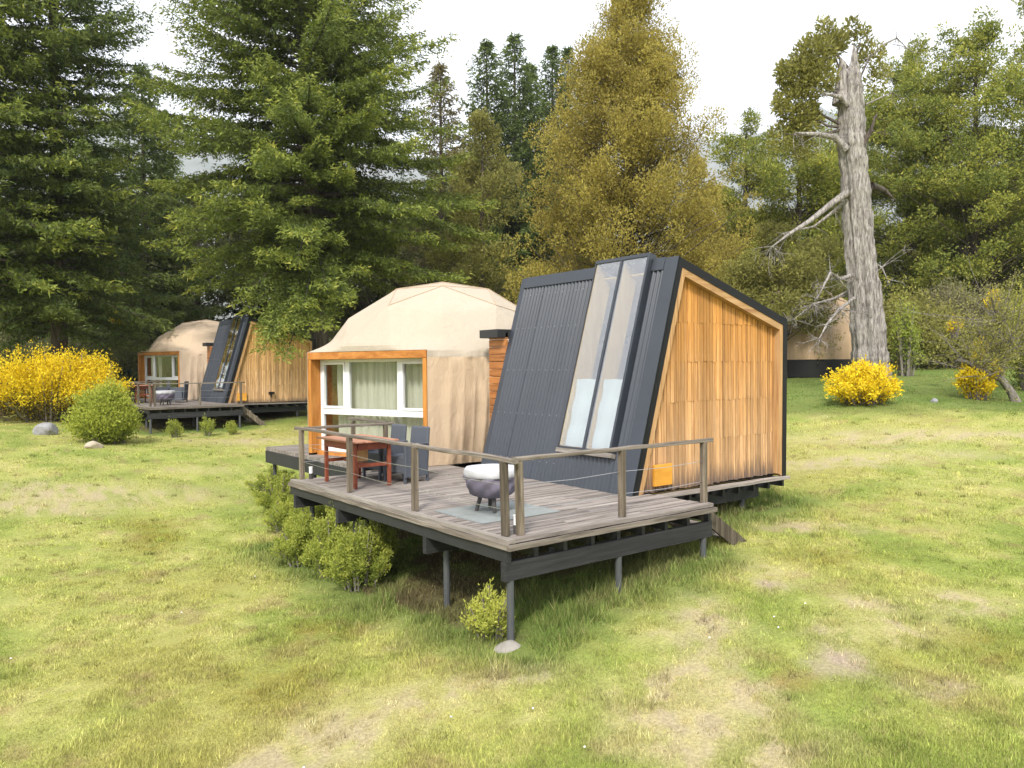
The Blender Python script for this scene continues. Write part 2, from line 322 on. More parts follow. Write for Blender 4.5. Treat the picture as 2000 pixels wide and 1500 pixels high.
# lawn colours: patches of dry straw, bare soil and moss
PATCH = []
for px, py, rx, ry, kind in [(210, 962, 3.0, .8, 's'), (60, 985, 2.0, .6, 's'), (480, 858, 2.2, .6, 's'), (390, 915, 1.4, .4, 's'), (830, 1372, 1.0, .35, 's'), (700, 1445, .8, .4, 's'), (560, 1490, .7, .4, 's'),
                             (1290, 1375, .9, .35, 's'), (1375, 1225, .45, .7, 's'), (1290, 1250, .35, .2, 's'), (1550, 1036, 1.3, .3, 's'), (1500, 1125, .6, .3, 's'), (1500, 1150, .25, .15, 'b'),
                             (1640, 1305, .35, .2, 'b'), (1680, 1195, .4, .2, 's'), (1850, 1370, .45, .18, 'b'), (1890, 1185, .7, .3, 's'), (1450, 1480, .8, .3, 's'), (1780, 1328, .22, .25, 'o'),
                             (1545, 1340, .2, .12, 'o'), (300, 1020, 1.3, .5, 'm'), (290, 1060, .8, .5, 'm'), (1400, 1400, .6, .3, 's'), (1700, 905, 3, .5, 's'), (1880, 860, 3, .5, 's'), (1350, 1340, .4, .4, 's'),
                             (1000, 1330, .7, .2, 's'), (770, 1270, .25, .1, 's'), (860, 1232, .25, .2, 'm'), (1740, 860, 3, .6, 's'), (1300, 1430, .7, .3, 's'), (1720, 1250, .8, .3, 's'), (1920, 1290, .6, .3, 'm'),
                             (1600, 1100, .8, .3, 'm'), (640, 1240, .7, .3, 'm'), (500, 1350, .8, .4, 'm')]:
    x, y = gpix(px, py); PATCH.append((x, y, rx, ry, kind))
def lawn(x, y):
    """base colour, dryness, blade height factor"""
    n1, n2, n3 = fbm(x*.35+3, y*.35), fbm(x*1.3-7, y*1.3+2), fbm(x*5, y*5+9)
    ss = lambda a, b, v: np.clip((v-a)/(b-a), 0, 1)**2*(3-2*np.clip((v-a)/(b-a), 0, 1))
    A = np.array; g1_, g2_, yg, st, so, og = A([.235, .285, .066]), A([.295, .335, .083]), A([.375, .375, .115]), A([.49, .42, .215]), A([.39, .31, .235]), A([.30, .2, .06])
    c = g1_+(g2_-g1_)*ss(.3, .6, n2)[:, None]; k = ss(.38, .66, n1*.6+n2*.4)[:, None]; c = c*(1-k)+yg*k
    k = (ss(.50, .72, n2*.35+n3*.3+fbm(x*13, y*13)*.35)*.42)[:, None]; c = c*(1-k)+st*k
    k = (ss(.62, .8, n1)*.35)[:, None]; c = c*(1-k)+A([.30, .26, .075])*k
    n4 = fbm(x*11+5, y*11, 3); n5 = fbm(x*2.7+11, y*2.7-4, 4); k = (ss(.60, .78, n5)*.45)[:, None]; c = c*(1-k)+A([.30, .215, .12])*k
    c = c*(.78+.24*n3+.28*n4)[:, None]
    dry = np.zeros_like(x)
    for px_, py_, rx, ry, kind in PATCH:
        dx, dy = x-px_, y-py_; a = dx*rh[0]+dy*rh[1]; b = dx*fh[0]+dy*fh[1]; ang = .0
        d = np.sqrt((a/rx)**2+(b/(ry*1.7))**2)+(n2-.5)*1.5+(n3-.5)*1.3; k = (1-ss(.2, 1.3, d))*{'s': .72, 'b': .8, 'o': .5, 'm': .5}[kind]*(.35+.9*ss(.35, .6, n3))
        cc = {'s': st, 'b': so, 'o': og, 'm': A([.27, .22, .045])}[kind]; c = c*(1-k[:, None])+cc*k[:, None]
        if kind in 'sb': dry = np.maximum(dry, k)
        k2 = k*ss(.5, .62, n3)*(.55 if kind == 's' else 0); c = c*(1-k2[:, None])+so*k2[:, None]
    Dp = (x-CAM[0])*fh[0]+(y-CAM[1])*fh[1]; Lp = (x-CAM[0])*rh[0]+(y-CAM[1])*rh[1]; k = (ss(21.5, 24, Dp+(n1-.5)*3)*ss(5, 9, Lp)*.75)[:, None]; c = c*(1-k)+A([.10, .165, .038])*(.8+.4*n2[:, None])*k
    # lush strip round the decks, dark litter below them
    for ux, uy in ((0, 0), (1.91, 24.5)):
        X, Y = x-ux, y-uy
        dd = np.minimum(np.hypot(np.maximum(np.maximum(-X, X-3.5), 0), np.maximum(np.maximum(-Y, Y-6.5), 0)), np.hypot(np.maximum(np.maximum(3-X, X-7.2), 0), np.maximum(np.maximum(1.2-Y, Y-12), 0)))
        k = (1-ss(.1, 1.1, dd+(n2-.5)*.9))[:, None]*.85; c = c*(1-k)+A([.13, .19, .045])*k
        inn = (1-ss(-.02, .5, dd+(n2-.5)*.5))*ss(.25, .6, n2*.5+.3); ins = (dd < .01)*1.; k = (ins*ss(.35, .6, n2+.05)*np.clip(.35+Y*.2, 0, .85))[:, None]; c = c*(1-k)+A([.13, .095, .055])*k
        dry = dry*(1-(dd < .8))
    return c, dry
def warp(a, n, lim, p=2.6): u = np.linspace(-1, 1, n); return a+np.sign(u)*(np.abs(u)*18+np.abs(u)**12*lim)
gx = np.unique(np.concatenate([np.arange(-9, 13, .11), np.arange(-60, -9, .8), np.arange(13, 60, .5), 60+np.geomspace(2, 2600, 24), -60-np.geomspace(2, 2600, 24)]))
gy = np.unique(np.concatenate([np.arange(-7, 11, .11), np.arange(-60, -7, .8), np.arange(11, 60, .5), 60+np.geomspace(2, 2600, 24), -60-np.geomspace(2, 2600, 24)]))
GX, GY = np.meshgrid(gx, gy); Z = gz(GX, GY); V = np.stack([GX.ravel(), GY.ravel(), Z.ravel()], 1)
nx, ny = len(gx), len(gy); I = np.arange(nx*ny).reshape(ny, nx); Fq = np.stack([I[:-1, :-1], I[:-1, 1:], I[1:, 1:], I[1:, :-1]], -1).reshape(-1, 4)
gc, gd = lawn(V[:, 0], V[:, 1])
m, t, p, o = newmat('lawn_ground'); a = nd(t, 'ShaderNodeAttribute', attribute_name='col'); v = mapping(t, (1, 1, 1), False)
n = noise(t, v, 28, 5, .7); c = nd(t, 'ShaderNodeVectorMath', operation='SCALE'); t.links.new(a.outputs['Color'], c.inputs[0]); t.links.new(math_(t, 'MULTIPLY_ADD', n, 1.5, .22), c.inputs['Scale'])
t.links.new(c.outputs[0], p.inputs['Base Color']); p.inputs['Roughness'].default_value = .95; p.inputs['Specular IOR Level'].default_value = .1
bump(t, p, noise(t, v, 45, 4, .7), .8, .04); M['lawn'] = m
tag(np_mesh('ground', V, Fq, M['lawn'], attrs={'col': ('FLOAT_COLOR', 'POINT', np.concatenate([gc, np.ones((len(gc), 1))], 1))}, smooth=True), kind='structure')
# mountain ridges
m, t, p, o = newmat('mountain_rock'); v = mapping(t, (.004, .004, .012), False); t.links.new(ramp(t, noise(t, v, 1, 8, .7), [(.35, (.10, .12, .10)), (.6, (.2, .21, .2))]), p.inputs['Base Color']); p.inputs['Roughness'].default_value = .95
mr = MB(); NN = 160
def ridge(u, v):
    px = -900+u*3900; D = 1500+v*700; x, y = at(px, D); h = 600+70*math.sin(px*.004+1.2)+float(fbm(np.array([px*.01]), np.array([v*3.]), 5)[0]-.5)*160
    return (x, y, h*math.sin(min(v*1.25, 1)*math.pi/2)-20)
mr.grid(ridge, NN, 16); tag(mr.build('mountain', m, smooth=True), kind='structure')

# ------------------------------------------------------------------ foliage makers
def unit(v): return v/(np.linalg.norm(v, axis=-1, keepdims=True)+1e-9)
def kites(P, D, L, W, tri=False):
    """leaf-sized faces at P pointing along D"""
    n = len(P); D = unit(D); s = unit(np.cross(D, rng.normal(size=(n, 3)))); L = np.asarray(L)[:, None]*np.ones((n, 1)); W = np.asarray(W)[:, None]*np.ones((n, 1))
    if tri: V = np.stack([P-s*W/2, P+s*W/2, P+D*L], 1).reshape(-1, 3); return V, np.arange(n*3).reshape(n, 3)
    up = np.cross(s, D)*W*.25
    V = np.stack([P, P+D*L*.45+s*W/2+up, P+D*L, P+D*L*.45-s*W/2+up], 1).reshape(-1, 3); return V, np.arange(n*4).reshape(n, 4)
def crown_obj(name, V, Fc, vals, mat, parent, base):
    k = Fc.shape[1]; return np_mesh(name, V, Fc, mat, parent, {'v': ('FLOAT', 'POINT', np.repeat(np.clip(vals, 0, 1), k))}, base=base)
def conifer(name, loc, H, Rmax, label, cb=.15, mat='fir', nb=150, leaf=.14, up=.15, droop=.35, dens=1., group=None, lean=(0, 0), trunk_r=None, top=1.0, gap=0, base_trim=None, power=.8, bright=0, tip=.25, maxleaf=400000, extra=()):
    """tapered trunk with whorled drooping limbs; needles as many small faces along the twigs"""
    root = empty(name, loc, label, 'tree', group); loc = np.array(loc, float); tr = trunk_r or H*.014
    z = np.linspace(0, 1, 14); tp = [loc+np.array([lean[0]*q*H, lean[1]*q*H, q*H-.3*(q == 0)]) for q in z]
    tm = MB(); tm.tube(tp, [tr*(1-q)**.8+.015+tr*.5*max(0, .06-q)/.06 for q in z], 10)
    P = []; Dd = []; Ls = []; vs = []
    for b in range(nb+len(extra)):
        q = cb+(1-cb)*((min(b, nb-1)+.5)/nb)**.95*top; q = min(q, .985); b_ = min(b, nb-1); ph = b*2.39996+random.uniform(-.4, .4); prof = ((1-q)/(1-cb))**power
        L = Rmax*prof*random.uniform(.62, 1.12)*(1 if random.random() > .15 else .6)+.35*min(1, (1-q)*9)+.04
        if q < cb+.12: L *= .6+.4*(q-cb)/.12
        if random.random() < gap: continue
        if b >= nb: ph, h_, L, sl_, dr_ = extra[b-nb]; q = h_/H
        h = q*H; dirh = np.array([math.cos(ph), math.sin(ph), 0]); sl = up*(q*2-.5)+random.uniform(-.08, .08); dr = droop*random.uniform(.7, 1.3)*(1.2-q)
        if b >= nb: sl, dr = sl_, dr_
        f = lambda s: loc+np.array([lean[0]*h, lean[1]*h, h])+dirh*(L*s)+np.array([0, 0, L*(sl*s-dr*s*s+.22*s**4)])
        ns = max(4, int(L/.5)); tm.tube([f(k/ns) for k in range(ns+1)], [max(.006, L*.014*(1-k/ns)+.006) for k in range(ns+1)], 4, False)
        side = np.array([-dirh[1], dirh[0], 0]); nt_ = int(max(9, L/.12)*dens**.5)
        for k in range(nt_):
            s = .12+.88*(k+random.random())/nt_
            if s < .2 and random.random() < .6: continue
            sg = 1 if k % 2 else -1; tl = (.16+.34*L*(1-s)**.75*(.4+s*.6))*random.uniform(.6, 1.25); tl = min(tl, 1.7)
            a = f(s); dv = unit(dirh*random.uniform(.5, 1.1)+side*sg*random.uniform(.5, 1.1)+np.array([0, 0, random.uniform(-.15, .3)])); hang = random.uniform(.1, .6)
            m_ = max(5, int(tl/leaf*5.6*dens)); ss = (np.arange(m_)+rng.random(m_))/m_
            pts = a+dv*(tl*ss)[:, None]+np.array([0, 0, -1])*(hang*tl*ss**1.6)[:, None]+rng.normal(size=(m_, 3))*(.05+leaf*.2)
            # short side shoots
            dd = dv+rng.normal(size=(m_, 3))*.65+np.array([0, 0, -.35])
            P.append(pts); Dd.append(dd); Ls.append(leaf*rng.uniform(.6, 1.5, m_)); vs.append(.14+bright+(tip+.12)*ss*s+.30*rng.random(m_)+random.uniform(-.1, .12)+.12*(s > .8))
    tw = tm.build('trunk', M['bark'], root, loc, smooth=True)
    P = np.concatenate(P); Dd = np.concatenate(Dd); Ls = np.concatenate(Ls); vs = np.concatenate(vs)
    if len(P) > maxleaf: ii = rng.permutation(len(P))[:maxleaf]; P, Dd, Ls, vs = P[ii], Dd[ii], Ls[ii], vs[ii]
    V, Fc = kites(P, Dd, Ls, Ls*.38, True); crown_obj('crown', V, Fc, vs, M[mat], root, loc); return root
def lobes_tree(name, loc, H, prof, label, mat, nl=160, lr=(.5, .9), nleaf=420, leaf=.12, cb=.1, cat='tree', group=None, trunk_r=.25, lean=(0, 0), limb=True, squash=.8, bright=0, wid=.5, upl=.3, depth=(.45, 1.), barkm='bark', stretch=(1, 1), tw=.25, sky=None):
    """crown of many leaf clumps carried by limbs; prof(q) = crown radius at height share q"""
    root = empty(name, loc, label, cat, group); loc = np.array(loc, float); tm = MB(); z = np.linspace(0, .93, 10)
    ctr = lambda q: loc+np.array([lean[0]*q*H+.25*math.sin(q*5+H)*trunk_r, lean[1]*q*H+.25*math.cos(q*4)*trunk_r, q*H])
    tm.tube([ctr(q)-np.array([0, 0, .3*(q == 0)]) for q in z], [trunk_r*(1-q)**.9+.012+trunk_r*.4*max(0, .08-q)/.08 for q in z], 9)
    P = []; Dd = []; Ls = []; vs = []
    bgh = []
    for i in range(nl):
        if i % 5 == 0: bgh = [random.random()*6.283, random.uniform(.72, 1.15), random.uniform(-.03, .03)]
        q = cb+(1-cb)*((i+random.random())/nl)**.85; t5 = (i % 5+.7)/5; r = prof(q)*bgh[1]*(depth[0]+(depth[1]-depth[0])*t5); ph = bgh[0]+random.uniform(-.22, .22); dz = (bgh[2]+.035*t5*t5-.02)*H+random.uniform(-.01, .01)*H
        c = ctr(q)+np.array([math.cos(ph)*r*stretch[0], math.sin(ph)*r*stretch[1], dz]); R = random.uniform(*lr)*(1 if q < .85 else .65)*(1.12-.35*t5)
        if limb and r > .3:
            q0 = max(.04, q-r/H*random.uniform(.35, .8)); a = ctr(q0); mid = (a+c)/2+rng.normal(size=3)*.12*r; tm.tube([a, mid, c], [max(.008, trunk_r*.16*(1-q0)), max(.006, trunk_r*.09*(1-q0)), .006], 4, False)
        n = int(nleaf*(R/lr[1])**2*random.uniform(.6, 1.2)); d = unit(rng.normal(size=(n, 3))); rad = rng.uniform(.25, 1., n)**.45*(1+.25*np.sin(d[:, 0]*5+i)*np.cos(d[:, 2]*4+i*2))
        pts = c+d*(rad*R)[:, None]*np.array([1, 1, squash]); P.append(pts); dd = d+rng.normal(size=(n, 3))*.7+np.array([0, 0, upl]); Dd.append(dd)
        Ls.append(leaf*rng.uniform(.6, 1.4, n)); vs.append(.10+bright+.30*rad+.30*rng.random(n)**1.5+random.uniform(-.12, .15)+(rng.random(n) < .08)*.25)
    tm.build('trunk', M[barkm], root, loc, smooth=True)
    P = np.concatenate(P); V, Fc = kites(P, np.concatenate(Dd), np.concatenate(Ls), np.concatenate(Ls)*wid)
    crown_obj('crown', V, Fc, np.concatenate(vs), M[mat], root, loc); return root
def bush(name, loc, rx, ry, h, label, mat, n=14000, leaf=.07, spiky=.5, cat='bush', group=None, stems=26, wid=.4, bright=0, hole=.0, flower=0, droop=0, low=.02):
    """many upright shoots fanning from the root, leaves all along them"""
    root = empty(name, loc, label, cat, group); loc = np.array(loc, float); tm = MB(); P = []; Dd = []; vs = []; ns = max(34, n//int(90+90*spiky)); lob = [(random.random()*6.283, random.uniform(-.3, .38)) for _ in range(5)]
    for i in range(ns):
        ph = random.random()*6.283; e = random.random()**.6; bx = np.array([math.cos(ph)*rx*e*.45, math.sin(ph)*ry*e*.45, 0]); lump = 1+sum(a_*math.exp(-((((ph-p0+3.1416) % 6.2832)-3.1416)/.5)**2) for p0, a_ in lob)*.8+random.uniform(-.2, .22)
        tipp = np.array([math.cos(ph)*rx*e*lump, math.sin(ph)*ry*e*lump, h*(math.sqrt(max(0, 1-e*e*.9))*random.uniform(.62-.2*(spiky > .9), 1.1)*(.8+.2*lump)+low)])
        s = np.linspace(0, 1, 5); mid = (bx+tipp)/2+np.array([0, 0, h*.18]); pts = [loc+bx*(1-q)**2+mid*2*q*(1-q)+tipp*q*q-np.array([0, 0, .05*(q == 0)]) for q in s]
        if i % max(1, ns//stems) == 0: tm.tube(pts, [.012+.012*h*(1-q) for q in s], 4, False)
        m_ = n//ns; q = rng.random(m_)**.55; a = bx*(1-q[:, None])**2+mid*2*(q*(1-q))[:, None]+tipp*(q*q)[:, None]; sp = .02+.02*h+.12*min(rx, h)*(1-spiky) if spiky < .9 else .024+.012*h
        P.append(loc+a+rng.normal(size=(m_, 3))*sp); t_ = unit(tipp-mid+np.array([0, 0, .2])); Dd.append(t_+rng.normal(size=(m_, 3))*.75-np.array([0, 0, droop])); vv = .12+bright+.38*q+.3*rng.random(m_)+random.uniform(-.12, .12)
        if flower: hh = (a[:, 2]+rng.normal(size=m_)*.1*h)/h; vv = np.where(hh < flower*(.7+.6*random.random()), .10*rng.random(m_), vv)
        vs.append(vv)
    tm.build('stem', M['twig'], root, loc); P = np.concatenate(P); k = rng.random(len(P)) > hole; P = P[k]; L = leaf*rng.uniform(.6, 1.4, len(P))
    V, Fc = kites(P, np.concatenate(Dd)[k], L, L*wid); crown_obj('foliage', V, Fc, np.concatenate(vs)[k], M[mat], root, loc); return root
def copy_tree(o, loc, rz, sc, label, parent=None):
    c = o.copy(); COL.objects.link(c)
    if parent is None: c.location = loc; c.rotation_euler = (0, 0, rz); c.scale = (sc, sc, sc); c['label'] = label
    else: c.parent = parent
    for ch in o.children: copy_tree(ch, None, 0, 1, None, c)
    return c
def P3(px, D, dz=0): x, y = at(px, D); return (x, y, g1(x, y)+dz)
def hgt(px, py, D): return CAM[2]+(717-py)/F*D-g1(*at(px, D))

# ------------------------------------------------------------------ the cabin-and-dome units
DZ = .04                                     # top of the deck boards
def unit_build(U, far):
    ux, uy, uz = U; T = lambda x, y, z: (x+ux, y+uy, z+uz)
    who = 'far' if far else 'near'
    # ---------------- deck
    nm = 'smaller distant weathered grey deck in front of the far beige dome' if far else 'large weathered grey timber deck on black posts in the foreground'
    dk = empty('deck', T(0, 0, 0), nm, 'deck')
    b = MB(); y = .13
    while y < 6.0:
        w_ = .094; gp = random.uniform(.009, .017); x0, x1 = .11, 3.52
        if y > 1.1: x1 = 3.14
        # two lengths butted end to end
        c = random.choice((1.2, 1.9, 2.4)); b.box(x0, c-.002, y, y+w_-gp, DZ-.03+random.uniform(-.002, .002), DZ+random.uniform(-.004, .004)); b.box(c+.002, x1, y, y+w_-gp, DZ-.03, DZ+random.uniform(-.004, .004)); y += w_
    b.build('decking', M['deckX'], dk)
    b = MB(); b.beam((.055, -.0, DZ+.012), (.055, 6.1, DZ+.012), .11, .045, seg=12, wob=.004); b.build('edge_board', M['deckY'], dk)
    b = MB(); b.beam((.112, .06, DZ+.014), (3.54, .06, DZ+.014), .12, .045, seg=10, wob=.003); b.build('edge_board', M['deckX'], dk)
    b = MB(); b.beam((-.012, -.02, .004), (-.012, 6.12, .004), .03, .06, seg=24, wob=.004); b.build('fascia_board', M['railY'], dk)
    b = MB(); b.beam((-.02, -.03, .002), (3.57, -.03, .002), .04, .06, seg=16, wob=.003); b.build('fascia_board', M['railX'], dk)
    b = MB(); b.box(.005, .06, .02, 6.1, -.20, -.035); b.build('rim_joist', M['black'], dk)
    for k in range(8):
        x = .45+k*.44; b = MB(); b.box(x-.03, x+.03, .06, 6.0 if x < 3.2 else 1.1, -.20, -.035); b.build('joist', M['black'], dk)
    for gy_ in (.08, 1.72, 4.25, 5.9):
        b = MB(); b.box(-.01, 3.56, gy_-.04, gy_+.04, -.41, -.202); b.build('girder', M['blackX'], dk)
    for (x, y) in ((.09, .08), (1.78, .08), (3.42, .08), (.32, 1.72), (2.1, 1.72), (.3, 4.25), (2.1, 4.25), (.3, 5.9), (1.9, 5.9)):
        g = g1(x+ux, y+uy)-uz; b = MB(); b.tube([(x, y, g-.25), (x, y, -.412)], .042, 12); b.build('support_post', M['steel'], dk)
    # platform under the dome
    b = MB(); y = 6.13
    while y < 11.4: b.box(1.56, 7.6, y, y+.088, .0, .10-DZ+.02+random.uniform(-.002, .002)); y += .094
    b.build('dome_platform', M['deckX'], dk); b = MB(); b.box(1.54, 7.6, 6.12, 11.45, -.28, -.004); b.build('platform_beam', M['black'], dk)
    for (x, y) in ((1.7, 6.6), (1.7, 9.0), (1.7, 11.3), (4.5, 11.3), (7.4, 11.3)):
        g = g1(x+ux, y+uy)-uz; b = MB(); b.tube([(x, y, g-.25), (x, y, -.28)], .042, 10); b.build('support_post', M['steel'], dk)
    # railing
    def rp(x, y, z1=.885, lean=0):
        b = MB(); b.hexa([(x+i*.037+lean*(k > 0), y+j*.037, DZ+.012 if k == 0 else z1) for k in (0, 1) for j in (-1, 1) for i in (-1, 1)]); b.build('rail_post', M['post'], dk, bevel=.004)
    for x, y in ((.13, .21), (.14, 2.19), (.17, 4.17), (.18, 6.02)): rp(x, y, lean=-.02 if y < 1 else 0)
    for x, y in ((.27, .12), (1.9, .13), (3.5, .13)): rp(x, y, lean=-.02 if x < 1 else 0)
    rp(1.8, 6.03); rp(1.85, 7.45)
    for a, c_, n_ in (((.14, .04, .925), (.18, 2.25, .925), 5), ((.18, 2.25, .93), (.2, 6.25, .93), 8), ): 
        b = MB(); b.beam(a, c_, .085, .045, seg=n_, wob=.009); b.build('handrail', M['railY'], dk, bevel=.006)
    for a, c_ in (((.19, .13, .93), (3.66, .14, .925)), ((.25, 6.03, .93), (1.95, 6.03, .93))):
        b = MB(); b.beam(a, c_, .085, .045, seg=9, wob=.006); b.build('handrail', M['railX'], dk, bevel=.006)
    b = MB(); b.beam((1.85, 6.08, .935), (1.86, 7.6, .955), .085, .045, seg=4, wob=.006); b.build('handrail', M['railY'], dk, bevel=.006)
    for z in (.34, .62):
        for pts in ([(.14, .2), (.15, 2.19), (.18, 4.17), (.19, 6.0)], [(.27, .13), (1.9, .14), (3.5, .14)], [(.2, 6.03), (1.8, 6.03)]):
            b = MB(); q = []
            for (a, c_) in zip(pts[:-1], pts[1:]): q += [(a[0], a[1], z), ((a[0]+c_[0])/2, (a[1]+c_[1])/2, z-.02)]
            q.append((*pts[-1], z)); b.tube(q, .004, 5); b.build('cable', M['cable'], dk)
    # stairs at the right end
    g = g1(4.5+ux, .4+uy)-uz; st = empty('deck_stairs', T(3.6, .4, g), ('far' if far else 'near')+' deck stairs: weathered plank stringer slanting down to the grass', 'stairs'); ba = (3.6, .4, g)
    for y in (.16, 1.02):
        b = MB(); b.beam((3.56, y, -.01), (4.66, y, g-.10), .045, .20, seg=4, up=(.58, 0, .81)); b.build('stringer', M['post'], st, ba)
    for k in range(3):
        x = 3.72+k*.26; z = -.06+(g-.10)*(x+.0-3.56)/1.1+.005; b = MB(); b.box(x, x+.2, .185, .995, z-.04-.06, z-.06); b.build('tread', M['deckX'], st, ba)
    # ---------------- cabin
    x0, Yc, Yf, x1, z1, xb, zb = 3.169, 1.158, 4.973, 4.23, 3.608, 7.12, 2.73
    cb_ = empty('cabin', T(5, 3, 0), ('distant wood cabin with slanted black metal front partly under fir branches' if far else 'foreground wood clad cabin with slanted dark corrugated metal front and black fascia'), 'cabin'); cbase = (5, 3, 0)
    poly = np.array([(x0, 0.), (x1, z1), (xb, zb), (xb-.04, -.02)])
    def inset(P, ds):
        n = len(P); out_ = []; L = []
        for i in range(n):
            a, c_ = P[i], P[(i+1) % n]; d = (c_-a)/np.linalg.norm(c_-a); nrm = np.array([d[1], -d[0]]); L.append((a+nrm*ds[i], d))
        for i in range(n):
            (p_, d), (q, e) = L[i-1], L[i]; A_ = np.array([d, -e]).T; s = np.linalg.solve(A_, q-p_); out_.append(p_+d*s[0])
        return np.array(out_)
    def band(Po, Pi, i, ya, yb, mt, name, par=None):   # prism between outer and inner outline along edge i
        b = MB(); j = (i+1) % len(Po); q = [Po[i], Po[j], Pi[i], Pi[j]]; b.hexa([(p_[0], y, p_[1]) for y in (ya, yb) for p_ in q]); return b.build(name, mt, par or cb_, cbase)
    I1 = inset(poly, (.12, .13, .115, .0)); I2 = inset(poly, (.225, .24, .21, .05))
    cl = M['clad2' if far else 'clad']; blk = M['blackmetal']
    for i, n_ in ((0, 'fascia'), (1, 'fascia'), (2, 'fascia')): band(poly, I1, i, Yc, Yc+.25, blk, n_)
    for i, mt in ((0, 'trimZ'), (1, 'trim'), (2, 'trimZ')): band(I1, I2, i, Yc+.012, Yc+.24, M[mt], 'wood_trim')
    # cladding boards in tiers
    b = MB(); yw = Yc+.14; tiers = [.02, .75, 1.37, 1.99, 2.61, 3.4]; ipoly = inset(poly, (.2, .2, .18, .0))
    def xr(z):   # wall extent at height z
        a = ipoly; xl = a[0][0]+(a[1][0]-a[0][0])*(z-a[0][1])/(a[1][1]-a[0][1]); xr_ = a[2][0]
        zt = lambda x: a[1][1]+(a[2][1]-a[1][1])*(x-a[1][0])/(a[2][0]-a[1][0])
        return xl, xr_, zt
    x = 3.3
    while x < xb:
        w_ = random.uniform(.048, .092); rc0 = random.random(); gp = random.uniform(.008, .017)
        for k in range(5):
            za, zc = tiers[k]+random.uniform(-.012, .012), tiers[k+1]+.01
            _, xr_, zt = xr(0); top = min(zc, zt(x+w_/2)+.04)
            if za > top: continue
            xl_top = xr(top)[0]
            if x+w_ < xr(za)[0] : continue
            # sloping left boundary: cut board bottom where the slanted edge passes
            d0 = random.uniform(0, .011); tt = top
            if x < xl_top: tt = min(top, ipoly[0][1]+(x+w_*.6-ipoly[0][0])*(ipoly[1][1]-ipoly[0][1])/(ipoly[1][0]-ipoly[0][0])+.1)
            if tt <= za+.02 or x+w_ > xr_+.06: continue
            b.hexa([(x, yw-.011-d0, za), (x+w_-gp, yw-.011-d0, za), (x, yw+.02, za), (x+w_-gp, yw+.02, za), (x, yw-.008-d0, tt), (x+w_-gp, yw-.008-d0, tt), (x, yw+.02, tt), (x+w_-gp, yw+.02, tt)], min(1, max(0, rc0+random.uniform(-.07, .07))))
        x += w_
    b.build('wall_cladding', cl, cb_, cbase)
    b = MB(); q = inset(poly, (.13, .13, .13, 0)); b.hexa([(p_[0], y, p_[1]) for y in (yw+.021, yw+.05) for p_ in (q[0], q[3], q[1], q[2])]); b.build('side_wall', M['dark'], cb_, cbase)
    b = MB(); b.beam((3.15, Yc+.0, -.0), (xb-.02, Yc+.0, -.02), .13, .05, seg=10, wob=.003); b.build('sill_board', M['deckX'], cb_, cbase)
    # slanted face
    O = np.array([x0, 0, 0]); A = np.array([0, 1., 0]); L = math.hypot(x1-x0, z1); Sx = np.array([(x1-x0)/L, 0, z1/L]); N = np.array([-z1/L, 0, (x1-x0)/L])
    def F_(b, *a): return b.fr(O, A, Sx, N, *a)
    def corr(b, u0, u1, s0, s1, off=0.):
        n = int((u1-u0)/.0125); pt = [O+A*(u0+(u1-u0)*i/n)+N*(off+.021*math.cos(2*math.pi*(u0+(u1-u0)*i/n)/.09)) for i in range(n+1)]
        vs = [p_+Sx*s for s in (s0, s1) for p_ in pt]; return b.add(vs, [(i, i+1, n+2+i, n+1+i) for i in range(n)], .5)
    b = MB(); W0, W1, s0 = 1.67, 2.89, .62   # glazed strip
    corr(b, Yc+.23, W0, .03, 3.6); corr(b, W1, Yf-.1, .03, 3.6); corr(b, W0, W1, .03, s0-.03); b.build('corrugated_front', M['metal'], cb_, cbase, smooth=True)
    b = MB()
    for u in np.arange(W1+.09, Yf-.14, .18):
        for s_ in (.35, 1.15, 1.95, 2.75, 3.4): F_(b, u-.006, u+.006, s_-.006, s_+.006, .018, .027)
    b.build('screw', M['cable'], cb_, cbase)['kind'] = 'stuff'
    for u in (W1+.62, W1+1.37):
        b = MB(); F_(b, u, u+.006, .03, 3.55, .019, .0225); b.build('lap_joint', M['metal'], cb_, cbase)
    b = MB(); F_(b, Yc, Yc+.25, 0, L, -.02, .022); b.build('corner_flashing', M['flash'], cb_, cbase, bevel=.005)
    b = MB(); F_(b, Yf-.12, Yf, 0, L, -.02, .022); b.build('corner_flashing', M['flash'], cb_, cbase, bevel=.005)
    for a_, c_ in ((Yc+.251, W0-.01), (W1+.01, Yf-.121)): b = MB(); F_(b, a_, c_, L-.2, L+.01, .0, .03); b.build('ridge_flashing', M['flash'], cb_, cbase, bevel=.004)
    # roof, back wall, left end
    b = MB(); n = 300; Rn = np.array([z1-zb, 0, xb-x1]); Rn /= np.linalg.norm(Rn); pa = [np.array([x1, Yc+.25+(Yf-Yc-.3)*i/n, z1]) for i in range(n+1)]; vs = [p_+Rn*.012*math.cos(2*math.pi*p_[1]/.076)-Rn*.01 for p_ in pa]
    vs += [np.array([xb, v_[1], v_[2]-(z1-zb)]) for v_ in vs]; b.add(vs, [(i, i+1, n+2+i, n+1+i) for i in range(n)], .5); b.build('roof', M['metal'], cb_, cbase, smooth=True)
    b = MB(); q = inset(poly, (.05, .05, .05, 0)); b.hexa([(p_[0], y, p_[1]) for y in (Yf-.06, Yf-.004) for p_ in (q[0], q[3], q[1], q[2])]); b.box(xb-.06, xb-.003, Yc+.25, Yf-.07, -.02, zb-.02); b.build('rear_wall', blk, cb_, cbase)
    b = MB(); b.box(x0+.05, xb-.07, Yc+.2, Yf-.07, -.03, .015); b.build('inner_floor', M['ply'], cb_, cbase)
